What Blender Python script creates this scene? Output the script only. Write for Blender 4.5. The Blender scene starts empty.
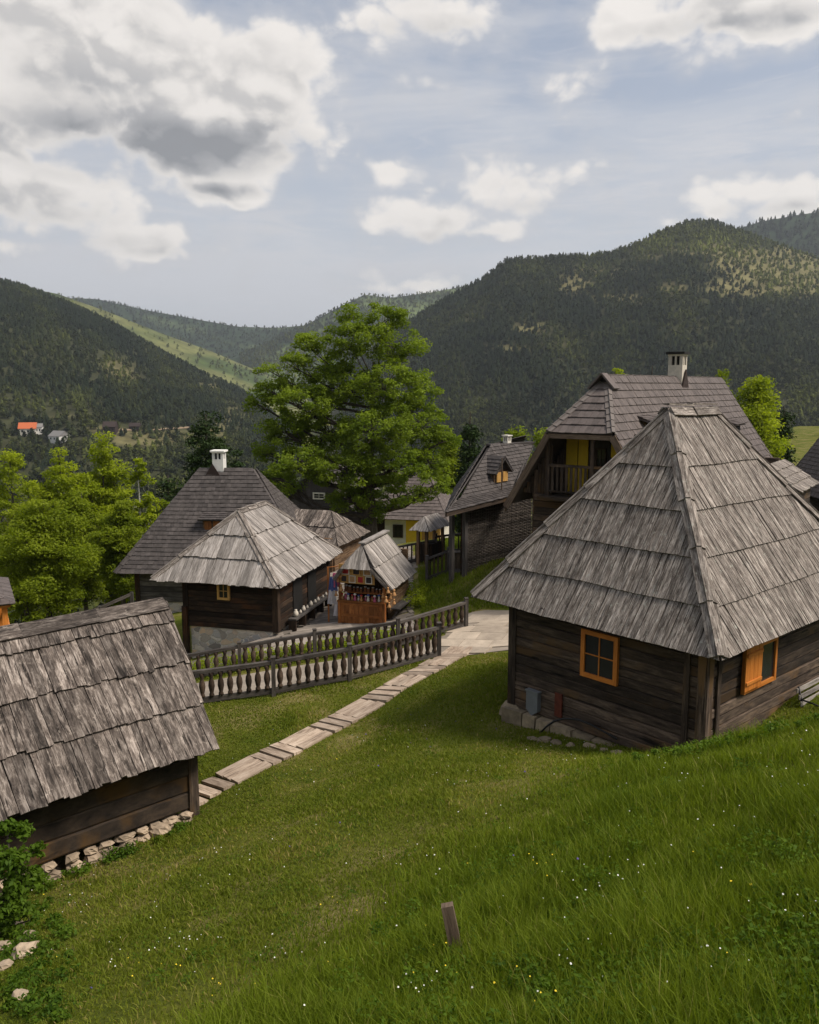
import bpy, math, random
import numpy as np
from mathutils import Vector, Matrix, noise
random.seed(11)
rng = np.random.default_rng(11)
scene = bpy.context.scene
COL = scene.collection
U = random.uniform
# ------------------------------------------------------------------ camera model
F = 850.0; CX = 409.5; CY = 512.0; PIT = math.radians(8.5)
CP, SP = math.cos(PIT), math.sin(PIT)
def P(px, py, Y):
    u = (px-CX)/F; v = (CY-py)/F
    d = Vector((u, CP+v*SP, -SP+v*CP))
    return d*(Y/d.y)
def proj(p):
    x, y, z = p[0], p[1], p[2]
    dep = y*CP - z*SP; up = y*SP + z*CP
    return CX+F*x/dep, CY-F*up/dep
def t_px(C, d, px):
    lo, hi = 0.0, 60.0
    u = (px-CX)/F
    # (C.x+t d.x) = u*((C.y+t d.y)*CP-(C.z+t d.z)*SP)
    a = d.x - u*(d.y*CP-d.z*SP); b = u*(C.y*CP-C.z*SP) - C.x
    return b/a
V3 = Vector
UPV = V3((0,0,1))
# ------------------------------------------------------------------ mesh builder
class MB:
    def __init__(s): s.v=[]; s.f=[]; s.uv=[]; s.r=[]
    def face(s, pts, uvs=None, r=None):
        i=len(s.v); s.v += [tuple(p) for p in pts]; s.f.append(tuple(range(i,i+len(pts))))
        s.uv.append(uvs or [(p[0],p[2]) for p in pts]); s.r.append(U(0,1) if r is None else r)
    def hexa(s, b, t, L, W, H, r=None, off=None):
        """8 corner box: b,t = bottom/top quads (4 pts, ccw from above); uv along first axis"""
        if off is None: off=(U(0,50),U(0,50))
        r = U(0,1) if r is None else r
        i=len(s.v); s.v += [tuple(p) for p in b]+[tuple(p) for p in t]
        def add(ix, uv):
            s.f.append(tuple(i+k for k in ix)); s.uv.append([(off[0]+a, off[1]+c) for a,c in uv]); s.r.append(r)
        add((3,2,1,0), [(W,0),(W,L),(0,L),(0,0)])
        add((4,5,6,7), [(0,0),(0,L),(W,L),(W,0)])
        add((0,1,5,4), [(0,0),(0,L),(H,L),(H,0)])
        add((2,3,7,6), [(0,L),(0,0),(H,0),(H,L)])
        add((1,2,6,5), [(0,0),(W,0),(W,H),(0,H)])
        add((3,0,4,7), [(0,0),(W,0),(W,H),(0,H)])
    def beam(s, p0, p1, w, h, up=UPV, r=None, w1=None, h1=None, roll=0):
        p0=V3(p0); p1=V3(p1); d=(p1-p0); L=d.length
        if L<1e-5: return
        d=d/L; side=d.cross(V3(up))
        if side.length<1e-4: side=d.cross(V3((1,0.01,0)))
        side.normalize(); u=side.cross(d)
        if roll:
            q=Matrix.Rotation(roll,3,d); side=q@side; u=q@u
        w1=w if w1 is None else w1; h1=h if h1 is None else h1
        def ring(p,w,h): return p+side*w/2-u*h/2, p-side*w/2-u*h/2, p-side*w/2+u*h/2, p+side*w/2+u*h/2
        a=ring(p0,w,h); b=ring(p1,w1,h1)
        s.hexa([a[0],b[0],b[1],a[1]],[a[3],b[3],b[2],a[2]],L,w,h,r)
    def box(s, c, dx, dy, dz, ax=V3((1,0,0)), r=None, ay=None):
        """centre-bottom c, size; ax horizontal direction"""
        c=V3(c); ax=V3(ax).normalized(); ay=ay or UPV.cross(ax)
        X=ax*dx/2; Yv=ay*dy/2; Z=V3((0,0,dz))
        b=[c-X-Yv,c+X-Yv,c+X+Yv,c-X+Yv]
        if dz>=dx: # grain vertical
            s.beam(c, c+Z, dy, dx, up=ax, r=r)
        else: s.hexa(b,[p+Z for p in b],dx,dy,dz,r)
    def prism(s, pts, th, r=None, uvs=None):
        """convex polygon extruded along -normal by th"""
        n=(pts[1]-pts[0]).cross(pts[2]-pts[0]).normalized()*(-th)
        off=(U(0,50),U(0,50)); r=U(0,1) if r is None else r
        uvs=uvs or [(0,0)]*len(pts); uvs=[(a+off[0],b+off[1]) for a,b in uvs]
        i=len(s.v); k=len(pts); s.v += [tuple(p) for p in pts]+[tuple(p+n) for p in pts]
        s.f.append(tuple(range(i,i+k))); s.uv.append(uvs); s.r.append(r)
        s.f.append(tuple(range(i+2*k-1,i+k-1,-1))); s.uv.append(list(reversed(uvs))); s.r.append(r)
        for a in range(k):
            b=(a+1)%k
            s.f.append((i+a,i+k+a,i+k+b,i+b)); ua,ub=uvs[a],uvs[b]
            s.uv.append([ua,(ua[0]+th,ua[1]),(ub[0]+th,ub[1]),ub]); s.r.append(r*0.6)
    def tube(s, pts, rad, n=7, r=None, cap=True):
        r = U(0,1) if r is None else r
        i0=len(s.v); L=0; off=U(0,30)
        pts=[V3(p) for p in pts]
        prev=None; Ls=[]
        for k,p in enumerate(pts):
            d=(pts[min(k+1,len(pts)-1)]-pts[max(k-1,0)]).normalized()
            a=d.orthogonal().normalized() if prev is None else (prev-d*prev.dot(d)).normalized()
            prev=a; b=d.cross(a)
            if k: L+=(p-pts[k-1]).length
            Ls.append(L)
            for j in range(n):
                t=2*math.pi*j/n; s.v.append(tuple(p+(a*math.cos(t)+b*math.sin(t))*rad[k]))
        for k in range(len(pts)-1):
            for j in range(n):
                j2=(j+1)%n; A=i0+k*n
                s.f.append((A+j,A+j2,A+n+j2,A+n+j)); c=2*math.pi*rad[k]/n
                s.uv.append([(off+j*c,Ls[k]),(off+(j+1)*c,Ls[k]),(off+(j+1)*c,Ls[k+1]),(off+j*c,Ls[k+1])]); s.r.append(r)
        if cap:
            for A,rev in ((i0,True),(i0+(len(pts)-1)*n,False)):
                ix=list(range(A,A+n)); 
                if rev: ix.reverse()
                s.f.append(tuple(ix)); s.uv.append([(off+.1*math.cos(j),.1*math.sin(j)) for j in range(n)]); s.r.append(r)
    def rock(s, c, sx, sy, sz, seed=0, r=None):
        n1,n2=7,5; i=len(s.v); r=U(0,1) if r is None else r; c=V3(c); o=V3((seed*3.1,seed*1.7,0))
        ang=U(0,3.1)
        for a in range(n2+1):
            th=math.pi*a/n2
            for b in range(n1):
                ph=2*math.pi*b/n1+0.3*a; p=V3((math.sin(th)*math.cos(ph),math.sin(th)*math.sin(ph),math.cos(th)))
                q=p*(0.82+0.5*noise.noise(p*1.3+o)); q=V3((max(-.75,min(.75,q.x)),max(-.75,min(.75,q.y)),max(-.7,min(.7,q.z))))
                q=V3((q.x*sx,q.y*sy,q.z*sz)); q.rotate(Matrix.Rotation(ang,3,'Z')); s.v.append(tuple(c+q))
        for a in range(n2):
            for b in range(n1):
                b2=(b+1)%n1
                s.f.append((i+a*n1+b,i+(a+1)*n1+b,i+(a+1)*n1+b2,i+a*n1+b2)); s.uv.append([(b*.1,a*.1)]*4); s.r.append(r)
    def lathe(s, base, prof, n=8, r=None, axis=UPV):
        s.tube([V3(base)+V3(axis)*h for h,_ in prof],[q for _,q in prof],n,r)
    def warp(s, amp, sc, seed=0):
        o=V3((seed,seed*2,seed*3))
        s.v=[tuple(V3(p)+noise.noise_vector(V3(p)*sc+o)*amp) for p in s.v]
    def build(s, name, mat, parent=None, origin=None, smooth=False):
        if origin is None: origin = ORG.get(parent.name, V3((0,0,0))) if parent else V3((0,0,0))
        me=bpy.data.meshes.new(name)
        me.from_pydata([tuple(V3(p)-origin) for p in s.v],[],s.f)
        uvl=me.uv_layers.new(name='UVMap')
        flat=[c for u in s.uv for p in u for c in p]
        uvl.data.foreach_set('uv',flat)
        at=me.attributes.new('rn','FLOAT','FACE'); at.data.foreach_set('value',s.r)
        if smooth: me.polygons.foreach_set('use_smooth',[True]*len(s.f))
        me.materials.append(mat); me.validate()
        o=bpy.data.objects.new(name,me); COL.objects.link(o)
        if parent: o.parent=parent; ORG[o.name]=origin
        elif origin.length>0: o.location=origin
        return o
ORG={}
def fast_mesh(name, V, Q=None, T=None, rn=None, mat=None, smooth=False, parent=None):
    me=bpy.data.meshes.new(name)
    Q=np.zeros((0,4),int) if Q is None else Q; T=np.zeros((0,3),int) if T is None else T
    nl=Q.size+T.size; npoly=len(Q)+len(T)
    me.vertices.add(len(V)); me.vertices.foreach_set('co',np.asarray(V,np.float32).ravel())
    me.loops.add(nl); me.loops.foreach_set('vertex_index',np.concatenate([Q.ravel(),T.ravel()]).astype(np.int32))
    me.polygons.add(npoly)
    st=np.concatenate([np.arange(len(Q))*4, Q.size+np.arange(len(T))*3]).astype(np.int32)
    me.polygons.foreach_set('loop_start',st)
    me.update(calc_edges=True)
    if rn is not None:
        at=me.attributes.new('rn','FLOAT','FACE'); at.data.foreach_set('value',np.asarray(rn,np.float32))
    if smooth: me.polygons.foreach_set('use_smooth',np.ones(npoly,bool))
    if mat: me.materials.append(mat)
    o=bpy.data.objects.new(name,me); COL.objects.link(o)
    if parent: o.parent=parent
    return o
def tag(o,label=None,cat=None,group=None,kind=None):
    if label: o['label']=label
    if cat: o['category']=cat
    if group: o['group']=group
    if kind: o['kind']=kind
    return o
def thing(name,label,cat,loc,group=None):
    o=bpy.data.objects.new(name,None); COL.objects.link(o); o.location=loc; o.empty_display_size=.2
    ORG[o.name]=V3(loc); return tag(o,label,cat,group)
def copy_tree(o,parent=None,depth=0):
    c=o.copy(); COL.objects.link(c)
    if parent: c.parent=parent
    for ch in list(o.children): copy_tree(ch,c,depth+1)
    return c
# ------------------------------------------------------------------ materials
def newmat(name):
    m=bpy.data.materials.new(name); m.use_nodes=True; nt=m.node_tree
    b=nt.nodes['Principled BSDF']; return m,nt,b
def ramp(nt,fac,stops):
    n=nt.nodes.new('ShaderNodeValToRGB'); cr=n.color_ramp
    while len(cr.elements)<len(stops): cr.elements.new(.5)
    for e,(p,c) in zip(cr.elements,stops): e.position=p; e.color=(*c,1)
    nt.links.new(fac,n.inputs[0]); return n.outputs[0]
def nz(nt,vec,scale,detail=4,rough=.55,dist=0):
    n=nt.nodes.new('ShaderNodeTexNoise'); n.inputs['Scale'].default_value=scale; n.inputs['Detail'].default_value=detail
    n.inputs['Roughness'].default_value=rough; n.inputs['Distortion'].default_value=dist
    if vec is not None: nt.links.new(vec,n.inputs['Vector'])
    return n.outputs['Fac']
def mp(nt,vec,sc,loc=(0,0,0)):
    n=nt.nodes.new('ShaderNodeMapping'); n.inputs['Scale'].default_value=sc; n.inputs['Location'].default_value=loc
    nt.links.new(vec,n.inputs['Vector']); return n.outputs[0]
def coord(nt,k): 
    n=nt.nodes.new('ShaderNodeTexCoord'); return n.outputs[k]
def attr(nt,name='rn'):
    n=nt.nodes.new('ShaderNodeAttribute'); n.attribute_name=name; return n.outputs['Fac']
def ma(nt,op,a,b=None,c=None,clamp=False):
    n=nt.nodes.new('ShaderNodeMath'); n.operation=op; n.use_clamp=clamp
    for i,x in enumerate((a,b,c)):
        if x is None: continue
        if isinstance(x,(int,float)): n.inputs[i].default_value=x
        else: nt.links.new(x,n.inputs[i])
    return n.outputs[0]
def mixc(nt,fac,a,b,mode='MIX'):
    n=nt.nodes.new('ShaderNodeMix'); n.data_type='RGBA'; n.blend_type=mode
    for i,x in ((0,fac),(6,a),(7,b)):
        if isinstance(x,(int,float)): n.inputs[i].default_value=x
        elif isinstance(x,tuple): n.inputs[i].default_value=(*x,1)
        else: nt.links.new(x,n.inputs[i])
    return n.outputs[2]
def maprange(nt,v,a,b,c=0,d=1,smooth=True):
    n=nt.nodes.new('ShaderNodeMapRange'); n.interpolation_type='SMOOTHSTEP' if smooth else 'LINEAR'
    nt.links.new(v,n.inputs[0])
    for i,x in zip((1,2,3,4),(a,b,c,d)): n.inputs[i].default_value=x
    return n.outputs[0]
def bump(nt,h,b,st=.4,dist=.02):
    n=nt.nodes.new('ShaderNodeBump'); n.inputs['Strength'].default_value=st; n.inputs['Distance'].default_value=dist
    nt.links.new(h,n.inputs['Height']); nt.links.new(n.outputs[0],b.inputs['Normal'])
def wood(name,dark,mid,light,gx=28,gy=1.6,rough=.9,spots=0.0,var=(.65,1.3),spotcol=(.35,.35,.3),crack=.5,stain=None):
    m,nt,b=newmat(name); uv=coord(nt,'UV'); rn=attr(nt)
    g=nz(nt,mp(nt,uv,(gx,gy*2.2,1)),1,8,.75,.5)
    g2=nz(nt,mp(nt,uv,(gx*.25,gy*.9,1)),1,6,.68,.3)
    s=ma(nt,'ADD',ma(nt,'MULTIPLY',g,.55),ma(nt,'MULTIPLY',g2,.45))
    c=ramp(nt,s,[(.36,dark),(.49,mid),(.62,light)])
    if stain:
        st=nz(nt,mp(nt,uv,(2.2,.6,1)),1,4,.6,.4)
        c=mixc(nt,maprange(nt,st,.52,.68),c,stain)
    cr=maprange(nt,nz(nt,mp(nt,uv,(gx*.8,gy*.8,1),(7,3,0)),1,4,.6,.3),.575,.66)
    c=mixc(nt,ma(nt,'MULTIPLY',cr,crack),c,tuple(x*.3 for x in dark))
    if spots>0:
        sp=nz(nt,coord(nt,'Object'),9,6,.75)
        c=mixc(nt,ma(nt,'MULTIPLY',maprange(nt,sp,.56,.68),spots),c,spotcol)
        sp2=nz(nt,mp(nt,uv,(7,1.5,1),(9,9,9)),1,6,.72,.8)
        c=mixc(nt,ma(nt,'MULTIPLY',maprange(nt,sp2,.52,.64),spots*1.1,clamp=True),c,tuple(x*.7 for x in dark))
    v=maprange(nt,rn,0,1,var[0],var[1],False)
    n=nt.nodes.new('ShaderNodeVectorMath'); n.operation='SCALE'; nt.links.new(c,n.inputs[0]); nt.links.new(v,n.inputs['Scale'])
    nt.links.new(n.outputs[0],b.inputs['Base Color']); b.inputs['Roughness'].default_value=rough
    b.inputs['Specular IOR Level'].default_value=.25
    bump(nt,s,b,.6,.012); return m
def plain(name,col,rough=.8,var=.25,sc=6,bs=.2,metal=0,spec=.3):
    m,nt,b=newmat(name); o=coord(nt,'Object'); n=nz(nt,o,sc,6,.65)
    lo=tuple(x*(1-var) for x in col); hi=tuple(min(1,x*(1+var)) for x in col)
    c=ramp(nt,n,[(.3,lo),(.7,hi)])
    v=maprange(nt,attr(nt),0,1,1-var,1+var*.6,False)
    k=nt.nodes.new('ShaderNodeVectorMath'); k.operation='SCALE'; nt.links.new(c,k.inputs[0]); nt.links.new(v,k.inputs['Scale'])
    nt.links.new(k.outputs[0],b.inputs['Base Color']); b.inputs['Roughness'].default_value=rough; b.inputs['Metallic'].default_value=metal
    b.inputs['Specular IOR Level'].default_value=spec
    if bs: bump(nt,n,b,bs,.02)
    return m
def leafmat(name,c0,c1,trans=.35,dry=None):
    m,nt,b=newmat(name); rn=attr(nt)
    big=nz(nt,coord(nt,'Object'),.7,3,.5)
    f=ma(nt,'ADD',ma(nt,'MULTIPLY',rn,.6),ma(nt,'MULTIPLY',maprange(nt,big,.35,.65),.4))
    c=mixc(nt,f,c0,c1)
    if dry: c=mixc(nt,maprange(nt,rn,.72,.98),mixc(nt,ma(nt,'MULTIPLY',rn,1.0),c0,c1),dry)
    nt.links.new(c,b.inputs['Base Color']); b.inputs['Roughness'].default_value=.6; b.inputs['Specular IOR Level'].default_value=.10
    t=nt.nodes.new('ShaderNodeBsdfTranslucent'); 
    tc=mixc(nt,1.0,c,(1.25,1.3,.5),'MULTIPLY'); nt.links.new(tc,t.inputs[0])
    mx=nt.nodes.new('ShaderNodeMixShader'); mx.inputs[0].default_value=trans
    nt.links.new(b.outputs[0],mx.inputs[1]); nt.links.new(t.outputs[0],mx.inputs[2])
    nt.links.new(mx.outputs[0],nt.nodes['Material Output'].inputs[0]); return m
def stonewall_mat(name,sc,cols,mortar,mw=.06):
    m,nt,b=newmat(name); o=coord(nt,'Object')
    w=nt.nodes.new('ShaderNodeVectorMath'); w.operation='ADD'; nn=nt.nodes.new('ShaderNodeTexNoise'); nn.inputs['Scale'].default_value=2.5
    nt.links.new(o,nn.inputs['Vector']); 
    s2=nt.nodes.new('ShaderNodeVectorMath'); s2.operation='SCALE'; s2.inputs['Scale'].default_value=.25; nt.links.new(nn.outputs['Color'],s2.inputs[0])
    nt.links.new(o,w.inputs[0]); nt.links.new(s2.outputs[0],w.inputs[1])
    vo=nt.nodes.new('ShaderNodeTexVoronoi'); vo.feature='DISTANCE_TO_EDGE'; vo.inputs['Scale'].default_value=sc; nt.links.new(mp(nt,w.outputs[0],(1,1,1.5)),vo.inputs['Vector'])
    v2=nt.nodes.new('ShaderNodeTexVoronoi'); v2.inputs['Scale'].default_value=sc; nt.links.new(mp(nt,w.outputs[0],(1,1,1.5)),v2.inputs['Vector'])
    sep=nt.nodes.new('ShaderNodeSeparateColor'); nt.links.new(v2.outputs['Color'],sep.inputs[0])
    c=ramp(nt,sep.outputs[0],[(i/(len(cols)-1),k) for i,k in enumerate(cols)])
    gr=nz(nt,o,14,6,.7); c=mixc(nt,.35,c,ramp(nt,gr,[(.3,(.35,.35,.35)),(.7,(.75,.75,.75))]),'OVERLAY')
    e=maprange(nt,vo.outputs[0],mw*.3,mw)
    c=mixc(nt,e,mortar,c); nt.links.new(c,b.inputs['Base Color']); b.inputs['Roughness'].default_value=.95
    bump(nt,ma(nt,'ADD',e,ma(nt,'MULTIPLY',gr,.4)),b,.8,.04); return m
M={}
M['shake']=wood('weathered_shakes',(.045,.034,.027),(.175,.148,.127),(.47,.415,.365),gx=46,gy=2.0,spots=.65,var=(.78,1.22),crack=.9)
M['shake_shed']=wood('old_broad_shakes',(.016,.0125,.0105),(.108,.087,.073),(.345,.295,.255),gx=24,gy=1.7,spots=.7,var=(.5,1.4),spotcol=(.33,.28,.235),crack=.95)
M['shake_light']=wood('grey_shakes',(.09,.078,.068),(.26,.232,.208),(.44,.40,.37),gx=24,gy=1.2,spots=.25,var=(.65,1.25),crack=.6)
M['log']=wood('dark_logs',(.012,.0085,.0065),(.054,.038,.028),(.135,.098,.070),gx=30,gy=.9,var=(.4,1.6),stain=(.10,.058,.026),crack=.85)
M['log_dark']=wood('tarred_logs',(.006,.004,.003),(.024,.015,.010),(.06,.036,.02),gx=22,gy=.9,var=(.4,1.5),stain=(.07,.03,.012))
M['log_warm']=wood('warm_logs',(.05,.03,.018),(.15,.09,.05),(.26,.17,.1),gx=22,gy=.9,var=(.6,1.3))
M['plank_grey']=wood('grey_planks',(.03,.026,.024),(.075,.066,.06),(.14,.125,.115),gx=26,gy=1.0,var=(.6,1.35))
M['baluster']=wood('brown_balusters',(.018,.011,.007),(.048,.031,.021),(.09,.062,.042),gx=20,gy=2,var=(.5,1.5))
M['post']=wood('rail_wood',(.022,.018,.015),(.06,.051,.044),(.13,.113,.099),gx=30,gy=1.2,var=(.7,1.25))
M['orange']=wood('orange_varnish',(.34,.105,.018),(.50,.17,.03),(.6,.225,.045),gx=18,gy=1,rough=.5,var=(.85,1.1),crack=.15)
M['kiosk_wood']=wood('varnished_pine',(.14,.045,.012),(.30,.105,.028),(.45,.18,.05),gx=10,gy=1.3,rough=.55,var=(.6,1.25),crack=.3)
M['yellow_wood']=wood('yellow_pine',(.34,.17,.045),(.52,.29,.085),(.64,.39,.13),gx=14,gy=1.3,rough=.6,var=(.85,1.1),crack=.15)
M['path_wood']=wood('worn_path_planks',(.16,.112,.078),(.36,.275,.205),(.52,.42,.325),gx=16,gy=1.2,var=(.65,1.2),crack=.5)
M['plaza_wood']=wood('plaza_planks',(.09,.074,.061),(.22,.188,.158),(.33,.285,.24),gx=12,gy=.8,var=(.6,1.35),crack=.3)
M['barge']=wood('bargeboard',(.05,.035,.025),(.12,.085,.06),(.2,.15,.11),gx=20,gy=1,var=(.8,1.2))
M['tile']=plain('roof_tiles',(.108,.088,.080),.75,.22,5,.3)
M['tile_dark']=plain('dark_roof_tiles',(.07,.060,.056),.8,.28,5,.3)
M['tilecap']=plain('ridge_tiles',(.15,.128,.115),.75,.15,5,.2)
M['yellow']=plain('yellow_plaster',(.80,.54,.035),.8,.1,4,.1)
M['cream']=plain('cream_plaster',(.62,.58,.50),.85,.12,4,.1)
M['chim']=plain('chimney_plaster',(.50,.45,.38),.85,.2,5,.3)
M['white']=plain('whitewash',(.75,.73,.68),.85,.1,4,.1)
M['black']=plain('soot_black',(.012,.011,.01),.8,.3,5,0)
M['hose']=plain('black_hose',(.015,.015,.015),.4,.1,5,0)
M['zinc']=plain('grey_metal_box',(.16,.17,.18),.5,.12,6,.1,0,.4)
M['redpaint']=plain('red_brown_board',(.10,.024,.013),.7,.3,8,.1)
M['rock']=plain('limestone',(.33,.255,.18),.95,.4,6,.9)
M['block']=plain('yellowish_stone_blocks',(.26,.205,.135),.95,.4,5,.9)
M['slab']=plain('pale_slabs',(.40,.33,.255),.9,.2,2.5,.4)
M['gravelpath']=plain('pale_path_stone',(.37,.31,.245),.95,.28,1.3,.5)
M['iron']=plain('iron',(.02,.02,.02),.5,.2,5,0,.5)
M['glass']=plain('window_glass',(.018,.020,.022),.22,.3,2,0,0,.35)
M['stonewall']=stonewall_mat('mortared_stone',3.0,[(.17,.15,.135),(.62,.54,.45),(.30,.30,.31),(.68,.48,.30),(.48,.45,.43)],(.62,.57,.5))
M['bark']=wood('bark',(.02,.016,.012),(.06,.048,.038),(.12,.1,.08),gx=30,gy=3,var=(.8,1.2))
M['birch']=wood('birch_bark',(.12,.11,.1),(.45,.43,.4),(.6,.58,.54),gx=4,gy=12,var=(.9,1.1))
M['leaf_big']=leafmat('maple_leaves',(.085,.135,.014),(.25,.32,.036),.48)
M['leaf_birch']=leafmat('fresh_leaves',(.17,.225,.012),(.36,.41,.03),.52)
M['leaf_mid']=leafmat('green_leaves',(.11,.155,.010),(.26,.31,.024),.5)
M['leaf_dark']=leafmat('pine_needles',(.014,.03,.008),(.04,.065,.016),.12)
M['leaf_shrub']=leafmat('elder_leaves',(.04,.085,.008),(.11,.175,.014),.38)
M['grass']=leafmat('grass_blades',(.078,.120,.010),(.225,.275,.024),.42,(.26,.25,.07))
M['mown']=leafmat('mown_grass',(.088,.125,.010),(.215,.235,.026),.40,(.30,.235,.085))
M['fwhite']=plain('white_petals',(.75,.74,.68),.7,.1,4,0)
M['fyellow']=plain('yellow_petals',(.75,.55,.03),.7,.1,4,0)
M['fpurple']=plain('purple_petals',(.10,.07,.22),.7,.2,4,0)
for k,c in dict(cloth_pink=(.5,.12,.22),cloth_white=(.6,.58,.6),cloth_red=(.4,.03,.03),cloth_blue=(.08,.12,.3),pic_red=(.42,.25,.12),pic_dark=(.04,.03,.03),toy=(.42,.22,.09),jar=(.25,.1,.04),orange_roof=(.55,.14,.05),greyroof=(.2,.19,.18),darkred=(.035,.022,.018)).items():
    M[k]=plain(k,c,.8,.2,6,0)
def forestmat():
    m,nt,b=newmat('forest_foliage'); rn=attr(nt)
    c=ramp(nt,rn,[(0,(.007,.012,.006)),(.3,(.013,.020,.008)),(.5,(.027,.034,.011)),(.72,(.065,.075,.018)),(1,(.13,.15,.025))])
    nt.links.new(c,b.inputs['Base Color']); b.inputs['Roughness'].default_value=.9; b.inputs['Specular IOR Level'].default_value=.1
    return m
M['forest']=forestmat()
def hillmat(name,g,d,sc):
    m,nt,b=newmat(name); o=coord(nt,'Object'); dry=attr(nt,'dry')
    n=nz(nt,o,sc,6,.65); n2=nz(nt,o,sc*6,5,.7)
    f=ma(nt,'ADD',dry,ma(nt,'MULTIPLY',ma(nt,'SUBTRACT',n,.5),1.0),clamp=True)
    c=mixc(nt,maprange(nt,f,.3,.7),g,d)
    c=mixc(nt,.75,c,ramp(nt,n2,[(.35,(.25,.25,.25)),(.65,(.8,.8,.8))]),'OVERLAY')
    nt.links.new(c,b.inputs['Base Color']); b.inputs['Roughness'].default_value=1; b.inputs['Specular IOR Level'].default_value=.1; return m
M['hill']=hillmat('hill_soil',(.034,.036,.016),(.125,.112,.050),.006)
M['hill_green']=hillmat('hill_meadow',(.05,.072,.02),(.125,.13,.045),.004)
M['hill_far']=hillmat('far_hill',(.022,.036,.018),(.10,.13,.05),.004)
def groundmat():
    m,nt,b=newmat('meadow_ground'); o=coord(nt,'Object')
    n=nz(nt,o,.55,5,.6,.5); n2=nz(nt,o,9,6,.7); n3=nz(nt,o,45,3,.6)
    c=ramp(nt,n,[(.3,(.06,.085,.008)),(.5,(.11,.12,.016)),(.64,(.22,.18,.07))])
    c=mixc(nt,.6,c,ramp(nt,n2,[(.3,(.3,.3,.3)),(.7,(.7,.7,.7))]),'OVERLAY')
    nt.links.new(c,b.inputs['Base Color']); b.inputs['Roughness'].default_value=1; b.inputs['Specular IOR Level'].default_value=.1
    bump(nt,ma(nt,'ADD',n2,n3),b,.8,.05); return m
M['ground']=groundmat()
# ------------------------------------------------------------------ terrain
cp=[]
for px,py,Y in [(0,1024,8),(200,1024,6.5),(409,1024,5.2),(600,1024,4.4),(819,1024,3.8),(455,950,6.8),(819,900,5.3),(819,800,7.7),
    (819,722,11.3),(700,757,13.3),(760,735,12.2),(600,850,8.2),(600,790,11),(640,757,14.6),(515,722,18.3),(555,738,16.9),(600,750,16.0),(400,800,12.9),(400,900,8.6),(200,900,10.6),
    (200,840,14.2),(100,950,9.6),(0,965,10),(20,900,13.3),(110,857,14.6),(187,820,15.9),(205,800,16.6),(340,725,19.5),(440,660,24.2),(470,652,25.2),(350,683,22.4),
    (274,699,21.6),(195,707,21.6),(500,660,23.0),(480,638,26.2),(466,628,27.3),(398,648,26.5),(315,661,26.4),(240,673,26),(187,680,26),(506,617,29)]:
    cp.append(tuple(P(px,py,Y)))
Cw=P(708,700,15)
cp += [(Cw.x,Cw.y,-6.95),(Cw.x+2.5,Cw.y+2.3,-6.6),(Cw.x+5,Cw.y+4.5,-6.6),(Cw.x+3.0,Cw.y-.9,-6.0),(Cw.x-3.4,Cw.y+5,-7.35),(Cw.x+1.5,Cw.y+7.5,-7.1)]
for x,y,z in [(0,0,-1.8),(6,0,.3),(-6,0,-4.0),(0,-8,1.2),(12,4,.6),(14,9,-1.8),(-14,2,-7),(-20,12,-9.5),(-10,7,-7.4),(16,16,-5.4),(20,-8,4),(-20,-8,-5),
    (-1.8,31,-9),(-4.5,29.5,-9),(-1,36,-9),(-4,36,-9.1),(.3,31.5,-8.7),(-8.5,30.5,-10.2),(-9,27,-9.4),(2.0,33,-7.6),(4,33,-7.2),(6.5,30,-7.2),(.8,38,-8.3),(2.4,38,-8),(-1,45,-8.9),(4,44,-8),
    (-10,44,-11.2),(-18,44,-12.5),(-20,34,-12),(-14,26,-10.6),(-30,50,-17),(-30,30,-15),(-28,14,-12),(-30,70,-24),(-12,70,-19),(0,65,-13),(12,60,-11),(25,60,-10),(40,60,-10),
    (12,30,-6.9),(22,30,-6.5),(40,30,-6),(12,42,-8),(22,42,-7.6),(30,12,-3),(45,5,0),(-45,20,-17),(-45,55,-24),(-45,-5,-12),(45,70,-11),(-45,75,-30),(30,-10,6),(-3.5,48,-9.6),(-8,56,-13),(-13,21.5,-10.0),(-14,16,-9.4)]:
    cp.append((x,y,z))
cp=np.array(cp)
def tps_fit(pts,lam=.02):
    n=len(pts); d=np.hypot(pts[:,None,0]-pts[None,:,0],pts[:,None,1]-pts[None,:,1])
    K=np.where(d>0,d*d*np.log(d+1e-12),0)+lam*np.eye(n)*10
    Pm=np.c_[np.ones(n),pts[:,:2]]; A=np.block([[K,Pm],[Pm.T,np.zeros((3,3))]])
    return np.linalg.solve(A,np.r_[pts[:,2],0,0,0])
W=tps_fit(cp)
BK=[(rng.uniform(.6,3.0),rng.uniform(0,6.28),rng.uniform(0,6)) for _ in range(14)]
def sst(x): x=np.clip(x,0,1); return x*x*(3-2*x)
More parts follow.
